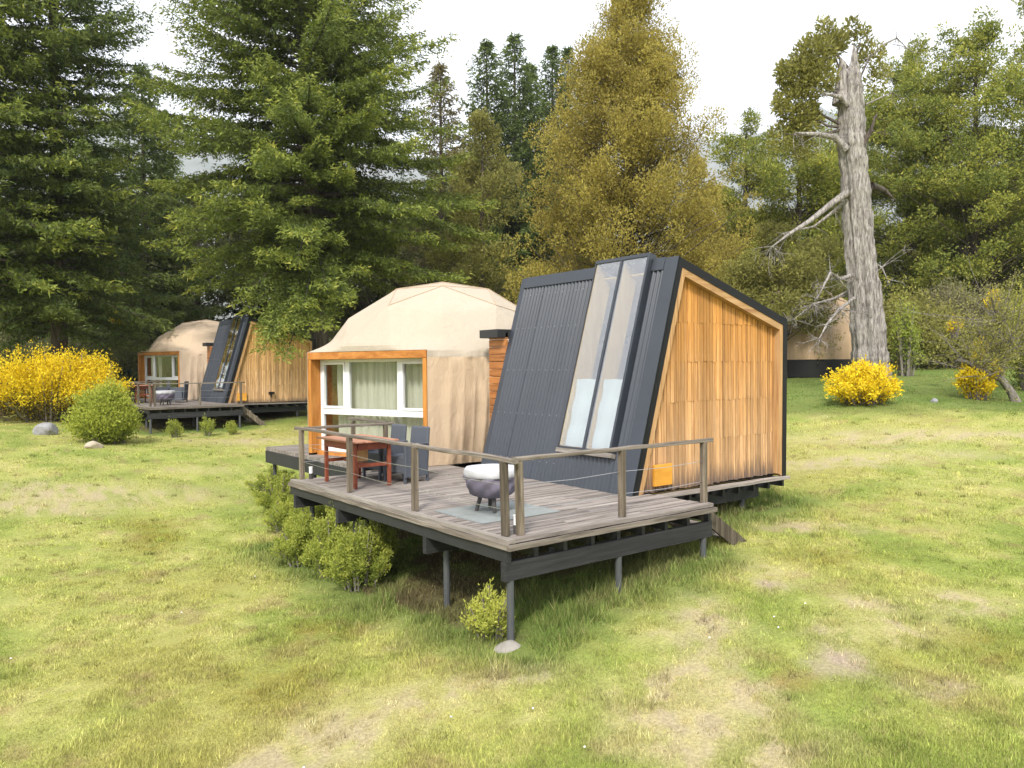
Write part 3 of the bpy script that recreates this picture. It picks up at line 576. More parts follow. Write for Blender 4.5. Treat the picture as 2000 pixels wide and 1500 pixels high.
    b = MB(); q = inset(poly, (.12, .12, .12, 0)); b.hexa([(q[i][0], y, q[i][1]-.02) for y in (Yc+.25, Yf-.08) for i in (1, 2)]+[(q[i][0], y, q[i][1]-.05) for y in (Yc+.25, Yf-.08) for i in (1, 2)]); b.box(xb-.1, xb-.07, Yc+.25, Yf-.08, .02, zb-.2)
    b.box(x1, xb-.1, Yf-.1, Yf-.08, .02, 2.4); b.build('inner_lining', M['ply'], cb_, cbase)
    # the glazed strip standing proud of the front
    s1 = L+.085; sk = MB(); fr_ = M['flash']
    F_(sk, W0, W0+.045, s0, s1, -.05, .11); F_(sk, W1-.02, W1, s0, s1, -.05, .11); F_(sk, W0+.045, W1-.02, s1-.06, s1, -.05, .11); F_(sk, W0+.045, W1-.02, s0, s0+.03, -.05, .10); F_(sk, 2.255, 2.305, s0+.03, s1-.06, .05, .108)
    sky_ = sk.build('slanted_window', fr_, cb_, cbase, bevel=.003)
    for a, c_ in ((W0+.045, 2.25), (2.305, W1-.02)):
        b = MB(); F_(b, a, c_, s0+.03, s1-.06, .088, .093); b.build('pane', M['glassroof'], sky_, cbase)
        def cur(u, v, a=a, c_=c_):
            e = .006*math.sin(v*7+a*5)+.004*math.sin(v*19); l_ = a+.004; r2 = c_-.05-e-.035*(1-v)**2
            if u > .5: uu = l_+(r2-l_)*u
            else: uu = l_+(r2-l_)*u
            return O+A*uu+Sx*(s0+.05+v*1.12)+N*(.03+.012*math.sin(u*9+v*3)+.01*math.sin(v*14))
        b = MB(); b.grid(cur, 18, 24); b.build('blind', M['pale'], sky_, cbase, smooth=True)
    b = MB(); F_(b, W0+.046, W0+.06, s0+.036, s1-.07, -.3, .085); F_(b, W1-.036, W1-.021, s0+.036, s1-.07, -.3, .085); F_(b, 2.255, 2.305, s0+.036, s1-.08, -.3, .049); F_(b, W0+.06, W1-.06, s0+.036, s0+.05, -.3, .02); b.build('lining', M['ply'], sky_, cbase)
    b = MB(); F_(b, W0-.02, W1+.03, s0-.075, s0-.004, .0, .10); b.build('window_sill', M['deckY'], cb_, cbase)
    # small orange panel and underside
    b = MB(); b.box(3.70, 4.10, Yc+.04, Yc+.085, .12, .44); b.build('access_panel', M['panel'], cb_, cbase, bevel=.003)
    for k in range(9):
        xx = 3.7+k*.42; b = MB(); b.box(xx-.03, xx+.03, Yc+.05, Yf, -.21, -.052); b.build('floor_joist', M['black'], cb_, cbase)
    for gy_ in (1.62, 4.6):
        b = MB(); b.box(3.58, 6.86, gy_-.05, gy_+.05, -.42, -.212); b.build('floor_beam', M['black'], cb_, cbase)
    for (x, y) in ((4.2, 1.62), (6.45, 1.62), (4.2, 4.6), (6.6, 4.6)):
        g = g1(x+ux, y+uy)-uz; b = MB(); b.tube([(x, y, g-.25), (x, y, -.41)], .042, 10); b.build('support_post', M['steel'], cb_, cbase)
    if far:
        b = MB(); b.box(5.05, 5.27, Yc-.02, Yc+.1, .36, .46); b.tube([(5.16, Yc+.05, .2), (5.16, Yc+.05, .36)], .025, 6); b.build('wall_lamp', M['blackmetal'], cb_, cbase)
    # link between cabin and dome
    b = MB(); b.box(3.6, 5.6, Yf+.003, 5.55, 2.49, 2.645); b.build('link_roof', M['black'], cb_, cbase, bevel=.004)
    b = MB(); z = .05
    while z < 2.47: b.box(3.78+random.uniform(0, .01), 3.86, Yf+.003, 5.5, z, z+.135); z += .142
    b.build('link_wall', M['log'], cb_, cbase, bevel=.012)
    # ---------------- dome
    cx, cy, zc, R = 4.64, 8.45, .72, 3.17; dbase = (cx, cy, .05)
    dm = empty('dome_tent', T(*dbase), 'distant beige dome tent with open dark window behind the far deck' if far else 'foreground cream geodesic dome tent with orange timber framed window', 'tent')
    nB = np.array([-.947, -.322]); tB = np.array([.322, -.947])
    # 3-frequency icosahedron face planes
    gr = (1+5**.5)/2; iv = unit(np.array([(0, 1, gr), (0, 1, -gr), (0, -1, gr), (0, -1, -gr), (1, gr, 0), (1, -gr, 0), (-1, gr, 0), (-1, -gr, 0), (gr, 0, 1), (gr, 0, -1), (-gr, 0, 1), (-gr, 0, -1)]))
    z_ = iv[0]; xx_ = unit(np.cross([0, 1, 0.3], z_)); yy_ = np.cross(z_, xx_); Rm = np.array([xx_, yy_, z_]); iv = iv@Rm.T
    ring = iv[(iv[:, 2] > .3) & (iv[:, 2] < .6)][0]; a0 = math.atan2(ring[1], ring[0]); want = math.atan2(-6.656-8.45, -5.095-4.64); c_, s_ = math.cos(want-a0), math.sin(want-a0)
    iv = iv@np.array([[c_, s_, 0], [-s_, c_, 0], [0, 0, 1]]); tri = [(i, j, k) for i in range(12) for j in range(i+1, 12) for k in range(j+1, 12) if min(iv[i]@iv[j], iv[j]@iv[k], iv[i]@iv[k]) > .3]
    pl = []
    for i, j, k in tri:
        g_ = {}
        for a in range(4):
            for c2 in range(4-a): g_[(a, c2)] = unit((iv[i]*(3-a-c2)+iv[j]*a+iv[k]*c2)/3)
        for a in range(3):
            for c2 in range(3-a):
                ts = [(g_[(a, c2)], g_[(a+1, c2)], g_[(a, c2+1)])]
                if a+c2 < 2: ts.append((g_[(a+1, c2)], g_[(a+1, c2+1)], g_[(a, c2+1)]))
                for t3 in ts:
                    nn = unit(np.cross(t3[1]-t3[0], t3[2]-t3[0])); h = nn@t3[0]
                    if h < 0: nn, h = -nn, -h
                    pl.append((*nn, h))
    pl = np.array(pl)
    NP, e = 640, np.concatenate([np.linspace(.045, 2.1, 40), 2.14+np.linspace(0, 1, 8)*.14, zc+R*np.sin(np.linspace(math.asin(1.6/3.17), math.pi/2-.02, 44))])
    ph = np.linspace(-math.pi, math.pi, NP, endpoint=False); phB = math.atan2(nB[1], nB[0]); PH, ZZ = np.meshgrid(ph, e); d3 = np.stack([np.cos(PH+phB), np.sin(PH+phB)], -1)
    zr = (np.maximum(ZZ, 2.15)-zc)/R; den = d3@pl[:, :2].T; num = pl[:, 3]-pl[:, 2]*zr[..., None]; rc = np.where(den > 1e-4, num/np.where(den > 1e-4, den, 1), 9).min(-1)*R; rc = np.maximum(rc, 0)
    sk_ = np.clip((2.15-ZZ)/2.1, 0, 1); w_ = sk_**.5
    fl = lambda a: 1-np.abs(np.sin(a))**.6*1.4
    fold = .060*fl(PH*13+ZZ*.35+1.6*np.sin(PH*4.3+.5*ZZ))+.034*fl(PH*29-ZZ*.5+1.3*np.sin(PH*7))+.018*np.sin(PH*61+ZZ*1.1+2*np.sin(ZZ*2+PH*9))
    rc = rc+w_*(fold*(1.5-.4*sk_))+.10*np.sin(sk_*math.pi)-.14*sk_+.018*np.sin(PH*31)*np.clip((2.4-ZZ)/.3, 0, 1)*(ZZ > 2.1)
    rc += (fbm(PH.ravel()*6, ZZ.ravel()*3, 3).reshape(PH.shape)-.5)*.03*np.clip((3.2-ZZ), 0, 1)
    ab = np.abs(PH); wB = 1.65; dnB = 2.6; phc = math.atan2(wB, dnB); rbox = np.where(ab < phc, dnB/np.cos(np.minimum(ab, 1.2)), math.hypot(wB, dnB))+.012
    wa = np.where(ab < phc, 1, np.clip(1-(ab-phc)/.42, 0, 1)**2.2); wz = np.where(ZZ < 2.275, 1, np.clip(1-(ZZ-2.275)/.33, 0, 1)**2.6)
    k = wa*wz; inside = ab < phc
    rc = np.where(rbox > rc, rc+(rbox-rc)*k, np.where(inside & (ZZ > 2.27), np.minimum(rc, rbox+(ZZ-2.27)*.0), rc))
    VV = np.stack([cx+d3[..., 0]*rc, cy+d3[..., 1]*rc, ZZ], -1).reshape(-1, 3); I = np.arange(len(e)*NP).reshape(len(e), NP)
    J = np.roll(I, -1, 1); Fq = np.stack([I[:-1], J[:-1], J[1:], I[1:]], -1)
    op = (np.abs(PH[:-1]) < phc-.004) & (ZZ[1:] < 2.285); top = (ZZ[:-1] >= 2.14) & ~op; low = (ZZ[:-1] < 2.14) & ~op
    V2 = np.concatenate([VV, [[cx, cy, zc+R*.9985]]]); 
    o = np_mesh('canvas_cover', VV, Fq[top], M['canvas3' if far else 'canvas'], dm, base=dbase, smooth=False)
    o2 = np_mesh('canvas_skirt', VV, Fq[low], M['canvas3' if far else 'skirt'], dm, base=dbase, smooth=True)
    sm = MB(); seen = set()
    for i, j, k in tri:
        for a in range(4):
            for c2 in range(4-a):
                for (a2, c3) in ((a+1, c2), (a, c2+1), (a-1, c2+1)):
                    if a2 < 0 or a2+c3 > 3: continue
                    e_ = [unit((iv[i]*(3-m1-m2)+iv[j]*m1+iv[k]*m2)/3)*R*1.003 for m1, m2 in ((a, c2), (a2, c3))]
                    key = tuple(sorted(tuple(np.round(v_, 2)) for v_ in e_))
                    if key in seen or min(v_[2] for v_ in e_)+zc < 2.9: continue
                    seen.add(key); q = [v_+np.array([cx, cy, zc]) for v_ in e_]; zz0 = min(v_[2] for v_ in e_)+zc; fr0 = min(1, max(0, (max(q[0][2], q[1][2])-2.32)/max(1e-6, abs(q[0][2]-q[1][2])))) if zz0 < 2.3 else 1
                    if q[0][2] < q[1][2]: q = q[::-1]
                    q[1] = q[0]+(q[1]-q[0])*fr0
                    if np.linalg.norm(q[1]-q[0]) < .15: continue
                    pb = (q[1][:2]-np.array([cx, cy])); 
                    if q[1][2] < 3.05 and abs(((math.atan2(pb[1], pb[0])-phB+math.pi) % (2*math.pi))-math.pi) < .9: continue
                    sm.tube(q, .007, 5)
    sm.build('canvas_seam', M['canvas3' if far else 'skirt'], dm, dbase)
    capm = MB(); li = I[-1]; capm.add([VV[i]+np.array([0, 0, .002]) for i in li]+[(cx, cy, zc+R*.9995)], [(i, (i+1) % NP, NP) for i in range(NP)]); capm.build('canvas_peak', M['canvas3' if far else 'canvas'], dm, dbase)
    # timber window box
    OB = np.array([cx, cy, 0.]); AT = np.array([*tB, 0]); NB_ = np.array([*nB, 0]); Zv = np.array([0, 0, 1.])
    def B_(b, t0, t1, n0, n1, z0_, z1_): return b.fr(OB, AT, NB_, Zv, t0, t1, n0, n1, z0_, z1_)
    wd = empty('window_box', (0, 0, 0)); wd.parent = dm
    b = MB(); B_(b, -1.645, -1.545, 2.24, 2.6, .12, 2.12); b.build('side_board', M['orangeZ'], wd, dbase, bevel=.006)
    b = MB(); B_(b, 1.545, 1.645, 2.24, 2.6, .05, 2.12); b.build('side_board', M['orangeZ'], wd, dbase, bevel=.006)
    b = MB(); B_(b, -1.645, 1.645, 2.24, 2.603, 2.123, 2.275); b.build('head_board', M['orange'], wd, dbase, bevel=.006)
    b = MB(); B_(b, -1.545, 1.545, 2.2, 2.45, .06, .155); b.build('base_board', M['orange'], wd, dbase)
    b = MB(); zt = 2.122; zb_ = .156; wn = 2.26
    B_(b, -1.545, -1.46, wn, wn+.07, zb_, zt); B_(b, 1.46, 1.545, wn, wn+.07, zb_, zt); B_(b, -1.46, 1.46, wn, wn+.07, zt-.06, zt); B_(b, -1.46, 1.46, wn, wn+.07, zb_, zb_+.08)
    B_(b, -1.46, 1.46, wn+.002, wn+.072, .95, 1.08); B_(b, -.80, -.68, wn+.001, wn+.071, 1.08, zt-.06); B_(b, .66, .78, wn+.001, wn+.071, 1.08, zt-.06)
    B_(b, -1.46, -1.42, wn+.01, wn+.09, 1.08, zt-.06); B_(b, -.84, -.80, wn+.01, wn+.09, 1.08, zt-.06); B_(b, -1.42, -.84, wn+.01, wn+.09, zt-.11, zt-.06); B_(b, -1.42, -.84, wn+.01, wn+.09, 1.08, 1.13)
    B_(b, 1.42, 1.46, wn+.01, wn+.09, 1.08, zt-.06); B_(b, .78, .82, wn+.01, wn+.09, 1.08, zt-.06); B_(b, .82, 1.42, wn+.01, wn+.09, zt-.11, zt-.06); B_(b, .82, 1.42, wn+.01, wn+.09, 1.08, 1.13)
    wf = b.build('window_frame', M['white'], wd, dbase, bevel=.004)
    for t0, t1, a, c2 in ((-1.42, -.84, 1.13, zt-.11), (-.68, .66, 1.08, zt-.06), (.82, 1.42, 1.13, zt-.11), (-1.46, 1.46, zb_+.08, .95)):
        b = MB(); B_(b, t0, t1, wn+.03, wn+.036, a, c2); b.build('window_pane', M['glass'], wd, dbase)
    def drape(t0, t1, ph_, pull=0):
        def fn(u, v):
            w2 = t0+(t1-t0)*u; c0 = (t0+t1)/2; sq = 1-pull*math.exp(-((v-.45)/.3)**2); w2 = c0+(w2-c0)*sq
            d = wn-.16+.035*math.sin(u*(t1-t0)*34+ph_)*(.6+.4*v)+.02*math.sin(u*(t1-t0)*61+ph_*2+v*2); p_ = OB+AT*(w2+.012*math.sin(v*6+u*9))+NB_*d; return (p_[0], p_[1], .2+v*1.9)
        b = MB(); b.grid(fn, int(70*(t1-t0))+8, 14); return b.build('curtain', M['curtain'], wd, dbase, smooth=True)
    if far: drape(-1.35, -.98, 0, .2); drape(-.72, -.5, 2)
    else: drape(-1.24, .0, 0); drape(.02, 1.54, 1)
    b = MB(); B_(b, -1.54, 1.54, 1.2, 1.24, .06, 2.1); b.build('dark_interior_sheet', M['dark'], wd, dbase)  # near-black sheet across the dome: interior darkness put into its colour
    for a_ in (-1.53, 1.49): b = MB(); B_(b, a_, a_+.04, 1.5, 2.25, .06, 2.1); b.build('inner_cheek', M['log'], wd, dbase)
    return dk

def table(loc, base_rot, label):
    t_ = empty('patio_table', loc, label, 'table'); t_.rotation_euler = (0, 0, base_rot)
    def leg(x, y): b = MB(); b.box(x-.027, x+.027, y-.027, y+.027, 0, .70); b.build('leg', M['red'], t_, bevel=.004)
    for x in (-.3, .3):
        for y in (-.53, .53): leg(x, y)
    b = MB()
    for i in range(7): b.box(-.42+i*.12, -.42+i*.12+.115, -.66, .66, .722, .748)
    b.build('table_top', M['redtop'], t_, bevel=.003)
    b = MB(); b.box(-.335, -.30, -.49, .49, .60, .72); b.box(.3, .335, -.49, .49, .60, .72); b.box(-.26, .26, .51, .545, .6, .72); b.box(-.26, .26, -.545, -.51, .6, .72); b.build('apron', M['red'], t_)
    b = MB(); b.box(-.60, -.565, .12, .52, .60, .722); b.build('drawer_front', M['orange'], t_) if False else None
    b = MB(); b.box(-.265, .265, -.545, -.515, .33, .385); b.box(-.265, .265, .515, .545, .33, .385); b.box(-.02, .02, -.512, .512, .335, .37); b.build('stretcher', M['red'], t_)
    b = MB(); b.hexa([(x, y, z) for z in (.38, .70) for y in (-.15, -.125) for x in (-.1, .12)]); b.build('hanging_leaf', M['tan'], t_)
    return t_
def chair(loc, rot, label, grp):
    c = empty('wicker_chair', loc, label, 'chair', grp); c.rotation_euler = (0, 0, rot)   # faces -X
    b = MB()
    def bk(u, v): s = .255*(1-.10*v); e = .03*max(0, v-.85)/.15; return (.22+.10*v+.03*(abs(u-.5)*2)**2*-1, (u-.5)*2*(s-e*0), .1+v*.86)
    prof = [(.20, .1), (.235, .42), (.30, .95)]
    for (a, z0), (c_, z1) in zip(prof[:-1], prof[1:]): b.hexa([(a+dx, y, z0) for y in (-.25, .25) for dx in (0, .05)]+[(c_+dx, y, z1) for y in (-.25, .25) for dx in (0, .05)])
    b2 = MB(); b2.hexa([(.235+dx, y, z) if z < .5 else (.31+dx, y*.9, z) for z in (.16, .90) for y in (-.25, .25) for dx in (0, .055)]); b2.build('backrest', M['wicker'], c, bevel=.026)
    b = MB(); b.box(-.24, .235, -.25, .25, .16, .44); b.build('seat', M['wicker'], c, bevel=.015)
    for s in (-1, 1):
        b = MB(); b.box(-.25, -.20, s*.275-.025, s*.275+.025, .1, .62); b.box(-.25, .26, s*.275-.03, s*.275+.03, .62, .65); b.box(-.20, .24, s*.275-.02, s*.275+.02, .1, .62); b.build('armrest', M['wicker'], c, bevel=.01)
        for x in (-.225, .25): b = MB(); b.box(x-.018, x+.018, s*.26-.018, s*.26+.018, 0, .17); b.build('leg', M['wicker'], c)
    return c
def grill(loc, label, rot=.3):
    g = empty('covered_grill', loc, label, 'grill'); g.rotation_euler = (0, 0, rot)
    wr = lambda q, z: .045*math.sin(q*5+z*19)+.04*math.sin(q*9-z*31+1)+.03*math.sin(q*3+z*12)+.02*math.sin(q*17+z*40)
    b = MB(); b.lathe([(.08, .2), (.15, .182), (.215, .19), (.265, .215), (.30, .25), (.325, .29), (.34, .335), (.347, .38), (.35, .42), (.353, .46)], 0, 0, 64, wr=wr); b.build('cover_skirt', M['coverg'], g, smooth=True)
    b = MB(); b.lathe([(.35, .455), (.364, .465), (.366, .50), (.364, .545), (.35, .57), (.31, .575), (.24, .55), (.16, .532), (.1, .535), (.02, .54)], 0, 0, 64, wr=lambda q, z: .018*math.sin(q*5+1+z*30)+.014*math.sin(q*11-z*20)); b.build('cover_top', M['coverw'], g, smooth=True)
    for k in range(4):
        q = .785+k*1.5708; b = MB(); b.tube([(math.cos(q)*.15, math.sin(q)*.15, .2), (math.cos(q)*.21, math.sin(q)*.21, 0)], [.03, .024], 8); b.build('leg', M['char'], g)
    return g
def bollard(loc, label):
    g = empty('bollard_light', loc, label, 'lamp'); b = MB(); b.tube([(0, 0, 0), (0, 0, .10)], .036, 12); b.build('base', M['char'], g)
    b = MB(); b.tube([(0, 0, .1), (0, 0, .20)], .032, 12); b.build('lens', M['lamp'], g, smooth=False); b = MB(); b.tube([(0, 0, .2), (0, 0, .212)], .036, 12); b.build('cap', M['lamp'], g)

U1 = (0, 0, 0); U2 = (1.91, 24.5, .49)
unit_build(U1, False)
unit_build(U2, True)
table((.70, 4.98, DZ), 0, 'reddish slatted wooden table on the near deck beside the rail')
chair((1.44, 4.68, DZ), .16, 'grey wicker armchair nearer the camera behind the red table', 'wicker chairs on the near deck')
chair((1.38, 5.35, DZ), .05, 'grey wicker armchair beside the dome window, half hidden by its twin', 'wicker chairs on the near deck')
grill((.93, 1.55, DZ+.012), 'round grill under a white and grey cover on the near deck corner')
for i, (x0, x1) in enumerate(((.33, .95), (.955, 1.58))):
    for j, (y0, y1) in enumerate(((.93, 1.47), (1.475, 2.02))):
        b = MB(); b.box(x0, x1, y0, y1, DZ+.002, DZ+.012); o = b.build('floor_slab', M['slab'])
        tag(o, 'thin grey slab under the near covered grill, one of four butted together', 'slab', 'grey slabs under the near grill')
bollard((.31, 5.95, DZ), 'white topped bollard light at the far left corner of the near deck')
bollard((.33, .27, DZ), 'white topped bollard light between the paired corner posts of the near deck')
ux, uy, uz = U2
table((ux+.75, uy+4.6, uz+DZ), 0, 'dark red table on the far deck behind its corner posts')
chair((ux+1.5, uy+4.4, uz+DZ), 0, 'dark wicker armchair under the dark window of the far dome', 'wicker chairs on the far deck')
chair((ux+2.0, uy+3.5, uz+DZ), -.6, 'dark wicker armchair beside the far covered grill', 'wicker chairs on the far deck')
grill((ux+.95, uy+1.4, uz+DZ), 'round grill under a bluish grey cover on the far deck', .1)
# footing stone below the corner post
def rock(name, loc, sx, sy, sz, label, mat, seed, cat='rock'):
    random.seed(seed); b = MB(); f = [(random.uniform(-1, 1), random.uniform(-1, 1), random.uniform(-1, 1)) for _ in range(7)]
    f = [np.array(v)/np.linalg.norm(v) for v in f]
    def fn(u, v):
        th = v*math.pi; ph = u*6.28318; d = np.array([math.sin(th)*math.cos(ph), math.sin(th)*math.sin(ph), math.cos(th)]); r = 1
        for q in f: r = min(r, .72/max(.3, float(d@q)) if d@q > .3 else 1)
        return (loc[0]+d[0]*r*sx, loc[1]+d[1]*r*sy, loc[2]+d[2]*r*sz)
    b.grid(fn, 22, 14, wrap=True); o = b.build(name, mat, None, loc); o.location = loc; tag(o, label, cat); return o
rock('footing_stone', (.0, .02, g1(.05, 0)-.025), .2, .15, .08, 'pale concrete footing under the front corner post of the near deck', M['conc'], 3, 'footing')
x, y = at(88, 26.5); rock('boulder', (x, y, g1(x, y)+.12), .40, .3, .30, 'grey angular boulder on the grass below the left yellow broom', M['rockg'], 8)
x, y = at(181, 23.6); rock('boulder', (x, y, g1(x, y)+.05), .27, .2, .17, 'small pale round stone at the foot of the bright green bush', M['rock'], 9)
x, y = at(1826, 24.5); rock('boulder', (x, y, g1(x, y)+.03), .14, .12, .1, 'tiny grey stone in the grass between the two yellow brooms on the right', M['rockg'], 10)
b = MB(); b.beam((3.0, .75, g1(3.4, .7)+.20), (4.4, .62, g1(4.2, .6)+.17), .13, .12, seg=4, wob=.004); b.build('timber_offcut', M['deckX']); tag(bpy.data.objects['timber_offcut'], 'pale timber baulk lying in the grass under the near stairs', 'timber')
b = MB(); x, y = at(250, 43)
a, c_ = at(225, 42), at(300, 42); zz = g1(*a); b.beam((a[0], a[1], zz+1.5), (c_[0], c_[1], zz+1.5), .06, 1.6)
for k in range(4): q = np.array(a)*(1-k/3)+np.array(c_)*k/3; b.beam((q[0], q[1], zz-.2), (q[0], q[1]+.001, zz+1.62), .1, .1, up=(fh[0], fh[1], 0))
tag(b.build('screen_fence', M['teal']), 'dark teal screen fence behind the rail of the far deck', 'fence')
#TENT
# second canvas tent behind the dead tree
D = 36; x, y = at(1560, D); zt = CAM[2]-(709-717)/F*-1*D*-1; zt = CAM[2]+(717-709)/F*D
tn = empty('canvas_tent', (x, y, zt), 'brown canvas tent on a dark platform behind the dead tree', 'tent')
b = MB(); Rt = 3.4
def tent(u, v): q = u*6.28318; e = v*1.5; r = Rt*math.cos(e)*(1+.012*math.sin(q*40)*(1-v)+.02*math.sin(q*9+3)); return (x+r*math.cos(q), y+r*math.sin(q), zt+Rt*.98*math.sin(e))
b.grid(tent, 160, 24, wrap=True); b.build('canvas_cover', M['canvas2'], tn, (x, y, zt))
b = MB(); b.tube([(x, y, zt-.75), (x, y, zt)], Rt+.12, 10); b.build('platform', M['dark'], tn, (x, y, zt))

#VEGSTART
# ---------------- trees
def pol(pts):
    xs, ys = zip(*pts); return lambda q: float(np.interp(q, xs, ys))
def bearing(px, py, D, px0, D0):      # limb from the trunk (px0, D0) to a tip
    a = at(px0, D0); c_ = at(px, D); d = c_-a; return math.atan2(d[1], d[0]), float(np.hypot(*d))
EXB = []
FD = 35; fb = g1(*at(632, FD))
for px, D, h_, py in [(500, 30, 6.8, 610), (545, 29, 6.4, 650), (590, 29, 6.0, 640), (525, 28.5, 6.0, 690), (570, 28.5, 5.6, 700), (660, 29, 7.2, 560), (610, 29, 6.6, 600), (480, 30, 7.4, 595), (690, 29.5, 6.2, 585), (560, 29, 6.2, 670), (600, 29, 8.5, 520), (925, 32.5, 7.2, 540), (540, 28.2, 5.8, 660), (645, 29, 5.6, 640)]:
    ph_, L_ = bearing(px, 0, D, 632, FD); zt_ = CAM[2]+(717-py)/F*D-fb; EXB.append((ph_, h_, L_, .02, .02+.22+(h_-zt_)/L_))
conifer('fir_tree', P3(632, FD), 27.5, 8.3, 'huge dark green fir with sweeping boughs rising behind the near dome', cb=.24, nb=330, leaf=.155, dens=1.1, up=.34, droop=.42, lean=(-.036, .028), trunk_r=.42, power=.5, maxleaf=1150000, extra=EXB)
conifer('fir_tree', P3(118, 35), 25, 5.7, 'big dark fir at the left edge with sky showing between its boughs', cb=.14, nb=260, leaf=.16, dens=1.05, up=.3, droop=.35, trunk_r=.36, power=.45, gap=.05, bright=.08, mat='fir2', maxleaf=700000)
conifer('fir_tree', P3(-20, 32), 23, 6.0, 'fir with a thick bare lower trunk cut by the left edge of the view', cb=.2, nb=150, leaf=.2, dens=1, trunk_r=.42, power=.5, maxleaf=280000)
conifer('spruce_tree', P3(288, 46), hgt(288, 128, 46), 5.2, 'slim grey green conifer standing in the gap between the two biggest firs', cb=.06, nb=190, leaf=.23, dens=1, mat='fir2', power=.7, bright=.1, maxleaf=230000)
conifer('spruce_tree', P3(866, 50), hgt(866, 128, 50), 3.6, 'thin brownish conifer top just right of the huge fir', cb=.1, nb=160, leaf=.23, dens=1, mat='firb', power=.8, maxleaf=160000, up=.3)
for i, (px, D, top, rr, lb) in enumerate([(956, 54, 84, 6.0, 'dark spruce, left one of the pair of sharp tops left of the golden cypress'), (1010, 56, 72, 6.4, 'dark spruce with the tallest sharp top left of the golden cypress'), (1040, 60, 130, 5.0, 'small dark spruce peeping between taller pointed spruces'),
        (1083, 60, 95, 5.6, 'dark spruce nearly touching the left side of the golden cypress'), (1114, 62, 98, 5.6, 'dark spruce partly hidden by the golden cypress top')]):
    conifer('spruce_tree', P3(px, D), hgt(px, top, D), rr, lb, cb=.12, nb=190, leaf=.25, dens=1, mat='fir2', power=.95, up=.35, droop=.3, maxleaf=200000, group='pointed spruces on the skyline')
gp = pol([(0, 4.4), (.08, 5.6), (.25, 5.9), (.4, 5.2), (.5, 4.6), (.62, 3.9), (.75, 2.7), (.9, 1.9), (1, .5)])
lobes_tree('cypress_tree', P3(1225, 37), hgt(1240, -25, 37), gp, 'tall golden olive cypress directly behind the slanted cabin', 'gold', nl=1250, lr=(.42, .85), nleaf=500, leaf=.11, cb=.02, trunk_r=.38, wid=.5, upl=.9, depth=(.3, 1.), squash=1.05, lean=(.006, -.006))
lobes_tree('cypress_tree', P3(945, 42), hgt(935, 235, 42), pol([(0, 3.2), (.4, 3.3), (.75, 2.2), (1, .3)]), 'dull olive brown cypress right of the huge fir behind the near dome', 'olive', nl=190, lr=(.45, .9), nleaf=520, leaf=.15, cb=.03, trunk_r=.25, upl=.6, squash=1.1)
lobes_tree('cypress_tree', P3(1365, 43), hgt(1365, 330, 43), pol([(0, 2.4), (.5, 2.2), (1, .5)]), 'low golden cypress right of the tall golden one above the cabin ridge', 'gold', nl=130, lr=(.5, .9), nleaf=600, leaf=.15, cb=.03, trunk_r=.2, upl=.8)
bp = pol([(0, 3.4), (.3, 4.8), (.6, 4.6), (.85, 3.4), (1, .9)])
for px, D, top, k, lb, nl in [(1455, 47, 240, .75, 'round evergreen left of the dead tree with its top against the sky', 130), (1560, 44, 255, .9, 'spreading evergreen directly behind the left side of the dead tree', 170), (1775, 46, 110, 1.0, 'tall yellowish evergreen just right of the dead tree', 210),
        (1900, 43, 75, 1.15, 'tall evergreen broadleaf with yellow leaf tips near the right edge', 240), (2040, 44, 5, 1.2, 'tallest evergreen broadleaf cut by the right edge of the view', 220), (1660, 52, 215, 1.0, 'shaded evergreen seen behind the dead trunk', 130)]:
    h = hgt(px, top, D); lobes_tree('evergreen_tree', P3(px, D), h, (lambda k: lambda q: bp(q)*k)(k), lb, 'beech', nl=int(nl*2.1), lr=(.45, 1.0), nleaf=480, leaf=.145, cb=.06, trunk_r=.34, wid=.5, upl=.5, squash=.62, depth=(.25, 1.), group='evergreen trees on the right')
# dark trees filling the wood behind
proto = []
proto.append(conifer('forest_fir', P3(200, 58), 17, 4.8, 'dark forest fir seen between the two left firs', cb=.03, nb=170, leaf=.3, dens=.9, mat='fir2', power=.55, maxleaf=160000, group='trees deep in the wood'))
proto.append(lobes_tree('forest_tree', P3(720, 56), 13, pol([(0, 3), (.4, 4.4), (.8, 3.), (1, .6)]), 'dull green round tree in the wood behind the huge fir', 'dkbush', nl=200, lr=(.7, 1.3), nleaf=480, leaf=.26, cb=.03, group='trees deep in the wood'))
for i, (px, D, k, s, rz, lb) in enumerate([(60, 55, 1, 1.0, 1, 'dull green forest tree behind the leftmost fir'), (390, 56, 1, 1.1, 2, 'dull green forest tree above the far dome'), (330, 62, 0, 1.05, 3, 'dark forest fir rising beyond the slim grey green conifer'), (520, 60, 0, 1.0, 4, 'dark forest fir behind the left boughs of the huge fir'),
        (820, 58, 1, .95, 5, 'dull forest tree just right of the huge fir'), (-60, 60, 0, 1.1, 6, 'dark forest fir beyond the left edge fir'), (860, 64, 0, .95, 7, 'dark forest fir in the gap right of the huge fir'), (1150, 62, 1, .8, 8, 'dull forest tree low behind the golden cypress'), (1480, 62, 1, .9, 9, 'dull forest tree behind the round evergreen'),
        (1640, 66, 1, 1.0, 1.5, 'dull forest tree beyond the dead trunk'), (1850, 60, 1, 1.1, 2.5, 'dull forest tree low behind the tall evergreens'), (1990, 60, 1, 1.2, 3.5, 'dull forest tree behind the right edge evergreen'), (1010, 60, 1, .8, 4.5, 'dull forest tree low under the pointed spruces'), (620, 62, 1, 1.15, .5, 'dull forest tree behind the trunk of the huge fir'), (130, 64, 0, 1.1, 5.5, 'dark forest fir straight behind the big left fir'), (1400, 66, 1, .85, .2, 'dull forest tree right of the golden cypress')]):
    copy_tree(proto[k], P3(px, D), rz, s, lb)
